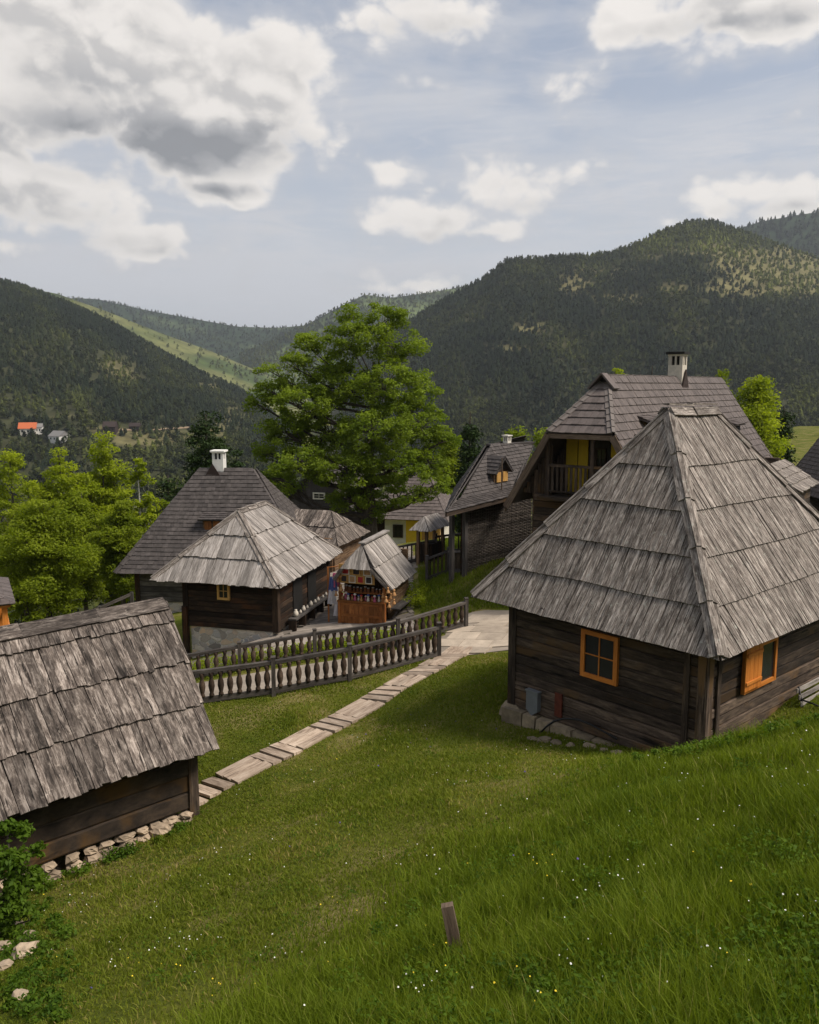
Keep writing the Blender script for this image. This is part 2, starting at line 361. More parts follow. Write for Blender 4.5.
def T(x,y):
    x=np.atleast_1d(np.asarray(x,float)); y=np.atleast_1d(np.asarray(y,float)); sh=x.shape; x=x.ravel(); y=y.ravel()
    xc=np.clip(x,-45,45); yc=np.clip(y,-10,75)
    out=np.empty(len(x))
    for a in range(0,len(x),40000):
        X=xc[a:a+40000]; Yy=yc[a:a+40000]
        d2=(X[:,None]-cp[None,:,0])**2+(Yy[:,None]-cp[None,:,1])**2
        out[a:a+40000]=(0.5*d2*np.log(d2+1e-12))@W[:-3]+W[-3]+W[-2]*X+W[-1]*Yy
    ratio=x/np.maximum(y,1)
    far_l=-30-46*sst((y-60)/160.); far_r=-9.5-1.5*sst((y-60)/100.)-45*sst((y-230)/150.)
    far=far_l+(far_r-far_l)*sst((ratio-.22)/.2)
    far=np.where(y<0, np.minimum(6+.12*np.abs(y),40), far)
    d=np.hypot(x-xc,y-yc); k=sst(d/60.)
    out=out*(1-k)+far*k
    bn=np.zeros(len(x))
    for f,a,ph in BK: bn+=np.sin(f*(x*math.cos(a)+y*math.sin(a))+ph)/f
    out=out+bn*.008*np.exp(-((x/60)**2+((y-20)/60)**2))
    return out.reshape(sh)
def t1(x,y): return float(T(x,y)[0])
def G(px,py,y0=3.0,y1=90.0):
    Ys=np.arange(y0,y1,.1); u=(px-CX)/F; v=(CY-py)/F
    k=1/(CP+v*SP); X=u*k*Ys; Z=(-SP+v*CP)*k*Ys
    below=Z<T(X,Ys)
    i=int(np.argmax(below)) if below.any() else len(Ys)-1
    return V3((X[i],Ys[i],t1(X[i],Ys[i])))
def axis(lo,hi,stp,outer):
    a=list(np.arange(lo,hi+1e-6,stp)); s=stp
    L=[lo]; 
    while L[-1]>outer[0]: s*=1.22; L.append(L[-1]-s)
    s=stp; R=[hi]
    while R[-1]<outer[1]: s*=1.22; R.append(R[-1]+s)
    return np.array(sorted(L[1:])+a+R[1:])
gx=axis(-34,30,.33,(-9000,9000)); gy=axis(-6,62,.33,(-3000,9000))
X,Yg=np.meshgrid(gx,gy); Z=T(X,Yg)
near=np.exp(-((X/60)**2+((Yg-20)/60)**2))
nx,ny=len(gx),len(gy)
idx=np.arange(nx*ny).reshape(ny,nx)
Q=np.stack([idx[:-1,:-1],idx[:-1,1:],idx[1:,1:],idx[1:,:-1]],-1).reshape(-1,4)
g=fast_mesh('ground',np.stack([X,Yg,Z],-1).reshape(-1,3),Q,None,np.zeros(len(Q)),M['ground'],True); tag(g,kind='structure')
# ------------------------------------------------------------------ hills
def hill_fn(ridge,Yb,Yt,yb,amp,seed,prof=1.0,nsc=1.0):
    rp=np.array(ridge,float); r2=np.random.default_rng(seed)
    ks=[(r2.uniform(.6,4.5)*nsc,r2.uniform(-1.6,1.6),r2.uniform(0,6.28)) for _ in range(16)]
    yb_=np.array(yb,float) if hasattr(yb,'__len__') else np.array([[-2000,yb],[3000,yb]],float)
    def f(px,s):
        px=np.asarray(px,float); s=np.asarray(s,float)
        ytop=np.interp(px,rp[:,0],rp[:,1])
        nn=np.zeros_like(px+s)
        for f1,f2,ph in ks: nn+=np.sin(px/60.*f1*.7+s*f2*4+ph+1.3*np.sin(px/90.+s*3*f2))/f1**.8
        nn/=5
        s2=np.clip(s,0,1)
        Yt_=Yt*(1+.05*np.sin(px/110.+seed)); Y=Yb+(Yt_-Yb)*s
        Y=Y*(1+.03*nn*np.sin(np.pi*s2))
        zb=-(np.interp(px,yb_[:,0],yb_[:,1])-385)/860*Yb; zt=(385-ytop)/860.*Yt_
        z=zb+(zt-zb)*(s2**prof)+amp*nn*np.sin(np.pi*s2)**.8*(zt-zb)
        z=np.where(s>1, zt-(s-1)*Yt*.5, z); z=np.where(s<0, zb+s*Yb*1.6, z)
        return (px-CX)/860.*Y, Y, z
    return f
def hill(name,f,px0,px1,n,m,mat,dryf):
    a=np.linspace(px0,px1,n); s=np.concatenate([[-.3],np.linspace(0,1,m),[1.08,1.4]])
    A,S=np.meshgrid(a,s); x,y,z=f(A,S); idx=np.arange(A.size).reshape(A.shape)
    Q=np.stack([idx[:-1,:-1],idx[:-1,1:],idx[1:,1:],idx[1:,:-1]],-1).reshape(-1,4)
    o=fast_mesh(name,np.stack([x,y,z],-1).reshape(-1,3),Q,None,np.zeros(len(Q)),mat,True)
    at=o.data.attributes.new('dry','FLOAT','POINT'); at.data.foreach_set('value',dryf(A,S).astype(np.float32).ravel())
    tag(o,kind='structure'); return o
def fld(px,s,seed,sc=1.0):
    r2=np.random.default_rng(seed); v=np.zeros_like(np.asarray(px+s,float))
    for k in range(12):
        f1=r2.uniform(.4,4)*sc; f2=r2.uniform(2,22)*sc; v+=np.sin(px/70.*f1+s*f2*r2.choice([-1,1])+r2.uniform(0,6))/ (1+.3*k)
    return v/3.2
def gau(px,s,list_):
    v=np.zeros_like(np.asarray(px+s,float))
    for a,b,ra,rb,w in list_: v=np.maximum(v,w*np.exp(-((px-a)/ra)**2-((s-b)/rb)**2))
    return v
# prototypes for forest trees
def conifer_proto(seed,n=6,lay=4):
    r=np.random.default_rng(seed); V=[];Tt=[]
    for l in range(lay):
        z0=.08+.70*l/lay; z1=z0+.38*(1-l/lay*.35); rad=.25*(1-l/lay)+.06
        c=len(V); V.append((r.normal(0,.01),r.normal(0,.01),min(1,z1)))
        for k in range(n):
            a=2*math.pi*k/n+r.uniform(-.3,.3)+l; q=rad*r.uniform(.65,1.2); V.append((q*math.cos(a),q*math.sin(a),z0+r.uniform(-.05,.04)))
        for k in range(n): Tt.append((c,c+1+k,c+1+(k+1)%n))
    return np.array(V),np.array(Tt)
def broad_proto(seed,n=46):
    r=np.random.default_rng(seed); V=[];Tt=[]
    for k in range(n):
        d=r.normal(size=3); d/=np.linalg.norm(d); q=r.uniform(.55,1.0)
        c=np.array([d[0]*.30*q,d[1]*.30*q,.58+d[2]*.40*q])*np.array([1,1,1])
        a=r.normal(size=3)*.10; b=r.normal(size=3)*.10; i=len(V)
        V+= [c+a,c+b,c-(a+b)*.8]; Tt.append((i,i+1,i+2))
    return np.array(V),np.array(Tt)
CON=[conifer_proto(i) for i in range(4)]; BRO=[broad_proto(i+10) for i in range(4)]
def forest(name,xyz,h,con,tone,label):
    n=len(xyz); kind=rng.integers(0,4,n); Vs=[];Ts=[];Rs=[];off=0
    for c in (0,1):
        for k in range(4):
            sel=np.where((con==c)&(kind==k))[0]
            if not len(sel): continue
            pv,pt=(CON if c else BRO)[k]
            a=rng.uniform(0,6.28,len(sel)); ca,sa=np.cos(a),np.sin(a); hh=h[sel]; wd=rng.uniform(.8,1.25,len(sel))*hh
            vx=(pv[None,:,0]*ca[:,None]-pv[None,:,1]*sa[:,None])*wd[:,None]; vy=(pv[None,:,0]*sa[:,None]+pv[None,:,1]*ca[:,None])*wd[:,None]
            vz=pv[None,:,2]*hh[:,None]
            Vv=np.stack([vx,vy,vz],-1)+xyz[sel][:,None,:]
            Tt=pt[None]+ (np.arange(len(sel))*len(pv))[:,None,None]+off
            Vs.append(Vv.reshape(-1,3)); Ts.append(Tt.reshape(-1,3)); off+=Vv.shape[0]*Vv.shape[1]
            Rs.append(np.clip(np.repeat(tone[sel],len(pt))+rng.normal(0,.05,len(sel)*len(pt)),0,1))
    o=fast_mesh(name,np.concatenate(Vs),None,np.concatenate(Ts),np.concatenate(Rs),M['forest'])
    tag(o,label,'forest',kind='stuff'); return o
def scatter(f,px0,px1,n,dens,s0=0,s1=1.0):
    px=rng.uniform(px0,px1,n*4); s=rng.uniform(s0,s1,n*4)
    x,y,z=f(px,s); w=y/ y.max()
    keep=rng.uniform(0,1,n*4)<(w*dens(px,s)); px,s=px[keep][:n],s[keep][:n]
    x,y,z=f(px,s); return px,s,np.stack([x,y,z-.3],-1)
H_left=hill_fn([(-700,170),(-400,205),(-200,238),(0,281),(40,293),(75,307),(110,322),(150,345),(200,372),(235,387),(262,404),(290,430),(330,465),(420,490)],640,1450,[(-2000,470),(0,470),(150,476),(3000,480)],.085,3)
H_mid=hill_fn([(-300,284),(0,286),(40,292),(62,296),(110,313),(165,335),(210,351),(255,370),(330,402),(420,430)],1500,2300,440,.03,5)
H_far=hill_fn([(-300,300),(0,303),(60,300),(100,301),(150,312),(200,321),(240,328),(280,329),(312,326),(345,334),(400,345),(600,350)],2600,3700,430,.04,8)
H_far2=hill_fn([(200,372),(300,330),(330,314),(365,297),(390,300),(430,295),(480,286),(530,283),(700,280)],2000,3000,430,.04,9)
H_right=hill_fn([(330,390),(370,352),(410,322),(440,304),(480,283),(505,264),(520,263),(555,261),(590,260),(620,253),(650,240),(680,228),(705,228),(740,239),(790,256),(819,267),(900,283),(1100,295),(1500,300)],760,1500,[(-2000,482),(600,470),(780,430),(3000,428)],.085,12)
H_rfar=hill_fn([(600,290),(700,244),(750,228),(790,221),(830,216),(1000,205),(1400,230)],1700,2500,420,.04,15)
def pixy(f,p,s):
    x,y,z=f(p,s); return 385-z/y*860
def gpx(f,p,s,L):
    yy=pixy(f,p,s); v=np.zeros_like(yy)
    for a,b,ra,rb,w in L: v=np.maximum(v,w*np.exp(-((p-a)/ra)**2-((yy-b)/rb)**2))
    return v
dry_lit_right=lambda p,s: gpx(H_right,p,s,[(760,268,60,18,1.15),(735,290,50,12,.95),(795,285,45,16,1.15),(668,290,22,9,.8),(700,255,45,10,.75),(570,286,22,13,.8),(600,275,60,8,.5),(640,262,40,8,.5),(530,330,30,10,.75),(690,330,40,7,.5),(505,348,30,6,.7),(470,320,20,8,.6),(620,300,40,8,.6),(560,345,40,6,.5)])+.10*fld(p,s,2)  # bare pale slopes, also carrying the sunlit patches as colour
dry_left=lambda p,s: gpx(H_left,p,s,[(150,438,55,13,1.1),(110,430,50,6,.9),(120,372,34,22,.65),(205,388,26,16,.6),(232,412,24,16,.8),(60,416,60,6,.6),(30,350,30,14,.35),(215,430,30,10,.8),(20,444,40,7,.5)])+.10*fld(p,s,4)
_unused1=lambda p,s: gau(p,s,[(735,.83,80,.11,1.0),(640,.80,70,.06,.62),(560,.74,50,.06,.6),(790,.9,60,.08,.95),(500,.55,40,.08,.45),(600,.5,60,.05,.35),(820,.75,40,.1,.9),(540,.4,40,.05,.4)])+.12*fld(p,s,2)
_unused2=lambda p,s: gau(p,s,[(160,.13,42,.07,1.0),(110,.10,50,.05,.8),(115,.55,40,.12,.6),(200,.45,40,.12,.6),(235,.2,40,.1,.7),(60,.2,30,.04,.6),(30,.05,50,.05,.7)])+.12*fld(p,s,4)
hill('hill',H_left,-700,420,220,60,M['hill'],lambda p,s:dry_left(p,s)*.8)
hill('hill',H_mid,-300,420,120,20,M['hill_green'],lambda p,s:.55+.5*fld(p,s,6))
hill('hill',H_far,-300,600,140,24,M['hill_far'],lambda p,s:.2+.4*fld(p,s,7))
hill('hill',H_far2,200,700,120,24,M['hill_far'],lambda p,s:.45+.5*fld(p,s,9))
hill('hill',H_right,330,1500,260,70,M['hill'],lambda p,s:dry_lit_right(p,s))
hill('hill',H_rfar,600,1400,120,24,M['hill_far'],lambda p,s:.1+.2*fld(p,s,9))
def mkforest(name,f,px0,px1,n,dryf,label,hmin,hmax,s0=0,s1=1.,tone0=.32,con_p=.5,dk=1.0,tk=.25):
    px,s,xyz=scatter(f,px0,px1,n,lambda p,q: np.clip(1.1-dk*dryf(p,q),.32,1),s0,s1)
    fl=fld(px,s,77); con=(rng.uniform(0,1,len(px))<con_p-.25*fl-.35*(s<.22)).astype(int)
    h=rng.uniform(hmin,hmax,len(px))*(1.0-.3*(1-con))
    fl2=fld(px,s,31,2.2); tone=np.clip(tone0+tk*fl*.55+.16*fl2+rng.normal(0,.10,len(px))+(1-con)*.14+.15*dryf(px,s),0,1)
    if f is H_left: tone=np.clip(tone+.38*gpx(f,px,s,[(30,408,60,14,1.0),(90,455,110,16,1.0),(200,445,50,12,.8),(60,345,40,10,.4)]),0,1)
    if f is H_right: tone=np.clip(tone+.45*gpx(f,px,s,[(830,402,48,22,1.0)])+.42*gpx(f,px,s,[(690,250,110,22,1.0),(800,275,60,26,1.0)]),0,1)  # second term paints sunlight on the upper slope into tree tone
    forest(name,xyz,h,con,tone,label)
mkforest('forest',H_left,-260,330,23000,dry_left,'dark mixed forest covering the left hillside',6,10.5,.0,1.01,tone0=.26,dk=1.25,tk=.36)  # dark woods; base tone lowered on both near hills to paint cloud shade
mkforest('forest',H_right,340,1050,36000,dry_lit_right,'dark conifer forest covering the large right hillside',6,10.5,.0,1.01,tone0=.27,dk=1.25,tk=.36)
mkforest('forest',H_far,-100,420,7500,lambda p,s:.1+.3*fld(p,s,7),'hazy bluish woods on the distant ridge at the head of the valley',11,17,.05,1.01,.35,.5)
mkforest('forest',H_far2,240,560,5000,lambda p,s:.35+.4*fld(p,s,9),'patchy woods on the sunlit ridge behind the big maple',11,17,.05,1.01,.5,.5)
mkforest('forest',H_rfar,690,1000,2500,lambda p,s:.0*p,'dark woods on the farthest ridge at upper right',12,20,.3,1.01,.25,.8)
mkforest('forest',H_mid,-20,320,700,lambda p,s:.45+.5*fld(p,s,6),'scattered trees on the pale green meadow ridge',8,14,.3,1.01,.6,.3)
# lower valley scrub between village and hills (left) and right meadow edge
def valley_scatter(n,fpx,fY,hm,hM,con_p,tone0,label):
    px=rng.uniform(*fpx,n); Y=rng.uniform(0,1,n)**.7*(fY[1]-fY[0])+fY[0]; x=(px-CX)/860*Y; z=T(x,Y)
    con=(rng.uniform(0,1,n)<con_p).astype(int); h=rng.uniform(hm,hM,n)
    forest('forest',np.stack([x,Y,z-.5],-1),h,con,np.clip(rng.normal(tone0,.12,n),0,1),label)
valley_scatter(1500,(-200,470),(200,640),10,18,.35,.6,'mixed green trees filling the valley floor below the left hill')
valley_scatter(900,(-900,-200),(140,560),9,16,.35,.55,'mixed green woods on the valley floor beyond the left edge')
valley_scatter(320,(850,1500),(120,240),6,10,.4,.5,'trees scattered over the meadow beyond the right edge')
valley_scatter(300,(380,740),(90,230),5,7.5,.25,.5,'mixed trees in the hollow behind the tiled houses')
# ------------------------------------------------------------------ roofs, walls, windows
def clip_poly(poly,a,b,c):   # keep a*s+b*t+c>=0
    out=[]
    for i in range(len(poly)):
        p,q=poly[i],poly[(i+1)%len(poly)]; dp=a*p[0]+b*p[1]+c; dq=a*q[0]+b*q[1]+c
        if dp>=0: out.append(p)
        if (dp>=0)!=(dq>=0):
            k=dp/(dp-dq); out.append((p[0]+(q[0]-p[0])*k,p[1]+(q[1]-p[1])*k))
    return out
def shakes(mb,pts,rows,bw,th=.025,jit=.04,over=.06,overlap=1.15,under=True,bwv=.35,lift=1.6,skew=0.0):
    p0,p1=pts[0],pts[1]; S=(p1-p0).normalized(); N=(p1-p0).cross(pts[2]-p0).normalized(); Tt=N.cross(S)
    P2=[((p-p0).dot(S),(p-p0).dot(Tt)) for p in pts]
    H=max(t for _,t in P2); s0=min(s for s,_ in P2); s1=max(s for s,_ in P2)
    # extend below eave
    edges=[]
    n=len(P2)
    for i in range(1,n):
        a,b=P2[i],P2[(i+1)%n]; ex,ey=b[0]-a[0],b[1]-a[1]; l=math.hypot(ex,ey)
        if l<1e-6: continue
        A,B=-ey/l,ex/l; edges.append((A,B,-(A*a[0]+B*a[1])))
    if under: mb.prism([p-N*.02 for p in pts],.05,0.0)
    if isinstance(rows,int): rows=[H*i/rows for i in range(rows+1)]
    for k in range(len(rows)-1):
        t0,t1=rows[k],rows[k+1]; s=s0-U(0,bw)
        while s<s1:
            w=bw*U(1-bwv,1+bwv); a=t0-U(0,jit)-(over if k==0 else 0); b=t0+(t1-t0)*overlap
            sk=skew*U(-1,1)*w
            poly=[(s+.004,a+U(-.3,.3)*jit),(s+w-.004,a+U(-.3,.3)*jit),(s+w-.004+sk,b),(s+.004+sk,b)]
            for e in edges:
                poly=clip_poly(poly,*e)
                if len(poly)<3: break
            if len(poly)>=3:
                l0=th*lift*U(.8,1.35); l1=th*.4; tilt=U(-.5,.5)*th*.6
                P3=[]
                for (q,t) in poly:
                    f=(t-a)/(b-a); h=l0*(1-f)+l1*f+tilt*((q-s)/w-.5)+.006*k
                    P3.append(p0+S*q+Tt*t+N*(h+th*.3))
                ar=abs(sum(poly[i][0]*poly[(i+1)%len(poly)][1]-poly[(i+1)%len(poly)][0]*poly[i][1] for i in range(len(poly))))/2
                if ar>1e-4: mb.prism(P3,th,None,[(q,t) for q,t in poly])
            s+=w
def log_wall(mb,p0,p1,zb,zt,h=.2,th=.14,lip=0.0,var=.012):
    """p0->p1 horizontal line of wall face centre"""
    n=max(1,round((zt-zb)/h)); h=(zt-zb)/n; d=(p1-p0).normalized()
    for k in range(n):
        a=V3((p0.x,p0.y,zb+(k+.5)*h))-d*lip; b=V3((p1.x,p1.y,zb+(k+.5)*h))+d*lip
        side=d.cross(UPV); L=(b-a).length; m=max(2,int(L/.7)); off=(U(0,50),U(0,50)); r=U(0,1)
        o=U(-var,var); prev=None; hh=h*.5-.004
        prof=[(-.5,-.8),(-.5,.8),(-.4,.985),(.4,.985),(.5,.8),(.5,-.8),(.4,-.985),(-.4,-.985)]
        for j in range(m+1):
            c=a+(b-a)*(j/m)+side*(o+U(-var,var)*.6); ring=[c+side*(q*th)+UPV*(w*hh+U(-.004,.004)) for q,w in prof]
            i=len(mb.v); mb.v+=[tuple(p) for p in ring]
            if prev is not None:
                for e in range(8):
                    e2=(e+1)%8; mb.f.append((prev+e,prev+e2,i+e2,i+e)); u0=e*.07;u1=u0+.07
                    mb.uv.append([(off[0]+u0,off[1]+(j-1)*L/m),(off[0]+u1,off[1]+(j-1)*L/m),(off[0]+u1,off[1]+j*L/m),(off[0]+u0,off[1]+j*L/m)]); mb.r.append(r)
            else:
                mb.f.append(tuple(range(i,i+8))); mb.uv.append([(off[0]+q,off[1]+w*.1) for q,w in prof]); mb.r.append(r)
            prev=i
        mb.f.append(tuple(range(prev+7,prev-1,-1))); mb.uv.append([(off[0]+q,off[1]+w*.1) for q,w in prof]); mb.r.append(r)
def window(root,C,R,N,w,h,fm,fw=.09,name='window',bars=(1,1),shutter=None,depth=.07,label=None):
    R=R.normalized(); N=N.normalized(); mb=MB()
    for sg in (-1,1):
        mb.beam(C+R*sg*(w/2-fw/2)-UPV*h/2,C+R*sg*(w/2-fw/2)+UPV*h/2,depth,fw,up=R)
        mb.beam(C-R*(w/2-fw)+UPV*sg*(h/2-fw/2),C+R*(w/2-fw)+UPV*sg*(h/2-fw/2),depth-.004,fw)
    wo=mb.build(name,fm,root)
    if label: wo['label']=label
    g=MB(); g.box(C-N*.012-UPV*(h/2-fw*.9),w-2*fw*.9,.02,h-2*fw*.9,ax=R); g.build('pane',M['glass'],wo)
    if bars:
        g=MB(); b=.022 if w<.9 else .03
        g.beam(C+N*.01-UPV*(h/2-fw),C+N*.01+UPV*(h/2-fw),b,b,up=R)
        g.beam(C+N*.012-R*(w/2-fw),C+N*.012+R*(w/2-fw),b,b); g.build('muntin',fm,wo)
    return wo
def axes(A):
    A=math.radians(A); B=math.pi/2-A
    return V3((-math.sin(A),math.cos(A),0)),V3((math.sin(B),math.cos(B),0))
def solve_b(E,A,xl,R1,x2):
    ea,eb=axes(A); La=t_px(E,ea,xl); Mx=E+ea*La/2; z=E.z
    for _ in range(6):
        q=V3((Mx.x,Mx.y,z)); d=t_px(q,eb,R1[0]); r=q+eb*d; z=P(R1[0],R1[1],r.y).z
    r1=V3((r.x,r.y,z)); L=t_px(r1,eb,x2); r2=r1+eb*L
    return dict(E=E,ea=ea,eb=eb,La=La,Lb=2*d+L,R1=r1,R2=r2)
def solve_a(E,A,xl,Rn,x2,Lb):
    """ridge along ea; Rn = nearest-right ridge pixel, x2 = left ridge x"""
    ea,eb=axes(A); La=t_px(E,ea,xl); z=E.z; Mx=E+eb*Lb/2
    for _ in range(6):
        q=V3((Mx.x,Mx.y,z)); d=t_px(q,ea,Rn[0]); r=q+ea*d; z=P(Rn[0],Rn[1],r.y).z
    r1=V3((r.x,r.y,z)); L=t_px(r1,ea,x2); return dict(E=E,ea=ea,eb=eb,La=La,Lb=Lb,R1=r1,R2=r1+ea*L)
def facets(h,ridge='b'):
    E,ea,eb,La,Lb,R1,R2=[h[k] for k in('E','ea','eb','La','Lb','R1','R2')]
    c0=E;c1=E+ea*La;c2=c1+eb*Lb;c3=E+eb*Lb
    if ridge=='b': return [[c1,c0,R1],[c0,c3,R2,R1],[c3,c2,R2],[c2,c1,R1,R2]]
    return [[c1,c0,R1,R2],[c0,c3,R1],[c3,c2,R2,R1],[c2,c1,R2]]
def cap_line(mb,a,b,w=.16,th=.03,seg=1.0,drop=.55,na=None,nb=None,lift=.05,n=None):
    """two boards forming an inverted V along a line (a low, b high); na/nb = downslope directions"""
    d=(b-a); L=d.length; d/=L; n=n or max(1,round(L/seg))
    for k in range(n):
        s0=L*k/n-(.08 if k else .02); s1=L*(k+1)/n
        for q in (na,nb):
            q=q.normalized(); up=d.cross(q).normalized()
            if up.z<0: up=-up
            l0=lift+.035; l1=lift
            p0=a+d*s0+up*l0; p1=a+d*s1+up*l1
            w0=w*U(.9,1.1); j=V3((U(-.01,.01),U(-.01,.01),0))
            pts=[p0,p0+q*w0+j,p1+q*w0,p1]
            if (pts[1]-pts[0]).cross(pts[2]-pts[0]).dot(up)<0: pts=[pts[0],pts[3],pts[2],pts[1]]
            mb.prism(pts,th,None,[((p-a).dot(q),(p-a).dot(d)) for p in pts])
        up=-(na.normalized()+nb.normalized()); up=(up-d*up.dot(d)).normalized()
        mb.beam(a+d*s0+up*(lift+.04),a+d*s1+up*(lift+.012),w*.75,th*.9,up=up)
def down(f):   # downslope dir of facet
    S=(f[1]-f[0]).normalized(); N=(f[1]-f[0]).cross(f[2]-f[0]).normalized(); return -(N.cross(S))
def sidecap(mb,a,b,f1,f2,**k):
    """cap along the shared edge of two facets"""
    d=(b-a).normalized(); res=[]
    for f in (f1,f2):
        N=(f[1]-f[0]).cross(f[2]-f[0]).normalized(); q=N.cross(d).normalized(); cen=sum(f,V3((0,0,0)))/len(f)
        if q.dot(cen-a)<0: q=-q
        res.append(q)
    cap_line(mb,a,b,na=res[0],nb=res[1],**k)
# ================================================================== HOUSE A : big log cabin right
A_ANG=41.5; ea,eb=axes(A_ANG)
C0=P(708,700,15); ov=.5
Exy=C0-ea*ov-eb*ov; E=P(719,657,Exy.y)
h=solve_b(E,A_ANG,475,(669,411),712)
c0=h['E'];La,Lb=h['La'],h['Lb']
print('cabin A La,Lb',La,Lb,'ridge z',h['R1'].z,'eave',E.z, 'E',E)
wa=La-2*ov-.28; wb=Lb-2*ov; zE=E.z
wc0=E+ea*ov+eb*ov; wc1=wc0+ea*wa; wc3=wc0+eb*wb; wc2=wc1+eb*wb
zb=P(513,704,wc1.y).z; zt=zE+.38
root=thing('log_cabin','large dark log cabin at right with tall pyramid shake roof and orange windows','cabin',V3((wc0.x,wc0.y,zb)))
fs=facets(h)
mb=MB(); rows=None
def eq_rows(f,zs):  # rows at world heights
    N=(f[1]-f[0]).cross(f[2]-f[0]).normalized(); S=(f[1]-f[0]).normalized(); Tt=N.cross(S); k=Tt.z
    return [(z-f[0].z)/k for z in zs]
zs=[zE+(h['R1'].z-zE)*q for q in (0,.165,.345,.535,.725,1.0)]
for i,f in enumerate(fs): shakes(mb,f,eq_rows(f,zs),.075 if i<2 else .16,th=.02,jit=.008,over=.07,overlap=1.06,bwv=.55,lift=1.9,skew=.3)
mb.warp(.035,.7,3); roof=mb.build('roof',M['shake'],root)
mb=MB()
for (a,b,f1,f2) in ((fs[0][1],h['R1'],fs[0],fs[1]),(fs[0][0],h['R1'],fs[0],fs[3]),(fs[1][1],h['R2'],fs[1],fs[2]),(fs[3][0],h['R2'],fs[2],fs[3])):
    mb=MB(); sidecap(mb,a,b,f1,f2,w=.14,th=.03,n=5,lift=.07); mb.warp(.035,.7,3); mb.build('hip_board',M['shake'],roof)
mb=MB(); d=h['eb']
sidecap(mb,h['R1']-d*.1,h['R2']+d*.12,fs[1],fs[3],w=.2,th=.04,n=2,lift=.1); mb.warp(.03,.7,3); mb.build('ridge_board',M['shake'],roof)
mb=MB()
log_wall(mb,wc1,wc0,zb+.0,zt,.2,.16); log_wall(mb,wc0,wc3,zb,zt,.2,.16); log_wall(mb,wc3,wc2,zb,zt,.215,.16); log_wall(mb,wc2,wc1,zb,zt,.215,.16)
mb.build('wall',M['log'],root)
mb=MB()
for c in (wc0,wc1,wc2,wc3):
    mb=MB(); mb.box(V3((c.x,c.y,zb-.1)),.21,.21,zt-zb+.1,ax=ea); mb.build('corner_post',M['log'],root)
mb=MB(); mb.box(V3((wc0.x,wc0.y,zb-.1))+ea*.32-eb*.09,.12,.07,zt-zb,ax=ea); mb.build('corner_board',M['log'],root)
mb=MB(); mb.box(V3((wc0.x,wc0.y,zb-.1))+eb*.30-ea*.09,.12,.07,zt-zb,ax=eb); mb.build('corner_board',M['log'],root)
# rafters under eave
mb=MB()
for i in range(9):
    p=wc0+ea*(wa*i/8); mb.beam(V3((p.x,p.y,zE+.34))+eb*.05,V3((p.x,p.y,zE+.02))-eb*(ov-.04),.09,.11)
    p=wc0+eb*(wb*i/8); mb.beam(V3((p.x,p.y,zE+.34))+ea*.05,V3((p.x,p.y,zE+.02))-ea*(ov-.04),.09,.11)
mb.build('rafter',M['log'],root)
# windows
def on_plane(px,py,p0,n):  # intersect ray with plane
    v=(CY-py)/F; u=(px-CX)/F; dr=V3((u,CP+v*SP,-SP+v*CP)); return dr*((p0.dot(n))/dr.dot(n))
Wc=on_plane(600,656.5,wc0-eb*.1,eb)
wl=abs((on_plane(582,650,wc0-eb*.1,eb)-on_plane(618.5,663,wc0-eb*.1,eb)).dot(ea))
wh=on_plane(600,633,wc0-eb*.1,eb).z-on_plane(600,681,wc0-eb*.1,eb).z
window(root,Wc-eb*.02,ea,-eb,wl,wh,M['orange'],fw=.095)
pl=wc0-ea*.1
Wc=on_plane(759,664,pl,ea); wl=abs((on_plane(741.5,650,pl,ea)-on_plane(773,650,pl,ea)).dot(eb)); wh=on_plane(757,642,pl,ea).z-on_plane(757,686,pl,ea).z
w2=window(root,Wc-ea*.02,eb,-ea,wl,wh,M['orange'],fw=.08,bars=None)
mb=MB(); S0=on_plane(749,666,pl,ea)-ea*.09
for j in range(4): mb.box(S0+eb*(j-1.5)*wl*.125-UPV*(wh*.47),wl*.12,.03,wh*.94,ax=eb)
mb.box(S0-ea*.025-UPV*wh*.33,wl*.46,.03,.06,ax=eb); mb.box(S0-ea*.025+UPV*wh*.28,wl*.46,.03,.06,ax=eb)
mb.build('shutter',M['orange'],w2)
# stone base
mb=MB(); t=wa+.12; 
while t>-.1:
    w=U(.35,.65); p=wc0+ea*(t-w/2)-eb*.03; j=lambda: V3((U(-.02,.02),U(-.02,.02),U(-.03,.0)))
    hz=zb-.005; o_=eb*(.24+U(-.03,.03)); X_=ea*(w/2-.012)
    bq=[V3((q.x,q.y,hz-.5)) for q in (p+X_-o_,p-X_-o_,p-X_+o_,p+X_+o_)]; tq_=[V3((q.x,q.y,hz))+j() for q in (p+X_*.96-o_*.9,p-X_*.96-o_*.9,p-X_+o_,p+X_+o_)]
    mb.hexa(bq,tq_,w,.3,.5)
    t-=w
for i in range(8):
    p=wc1+eb*(wb*i/8); mb.rock(V3((p.x,p.y,zb-.15)),.5,.3,.3,seed=i)
mb.warp(.02,4,3); mb.build('foundation',M['block'],root)
# meter box and red board on the wall
q=on_plane(534,700,wc0-eb*.12,eb); mb=MB(); mb.box(q-UPV*.22,.32,.16,.42,ax=ea)
mb.prism([q-UPV*.22+ea*.16-eb*.08,q-UPV*.34-eb*.08,q-UPV*.22-ea*.16-eb*.08],.16,.4); mb.box(q+UPV*.2,.36,.2,.03,ax=ea); mb.build('meter_box',M['zinc'],root)
q=on_plane(558.5,705,wc0-eb*.12,eb); mb=MB(); mb.box(q-UPV*.26,.19,.035,.52,ax=ea); mb.build('red_board',M['redpaint'],root)
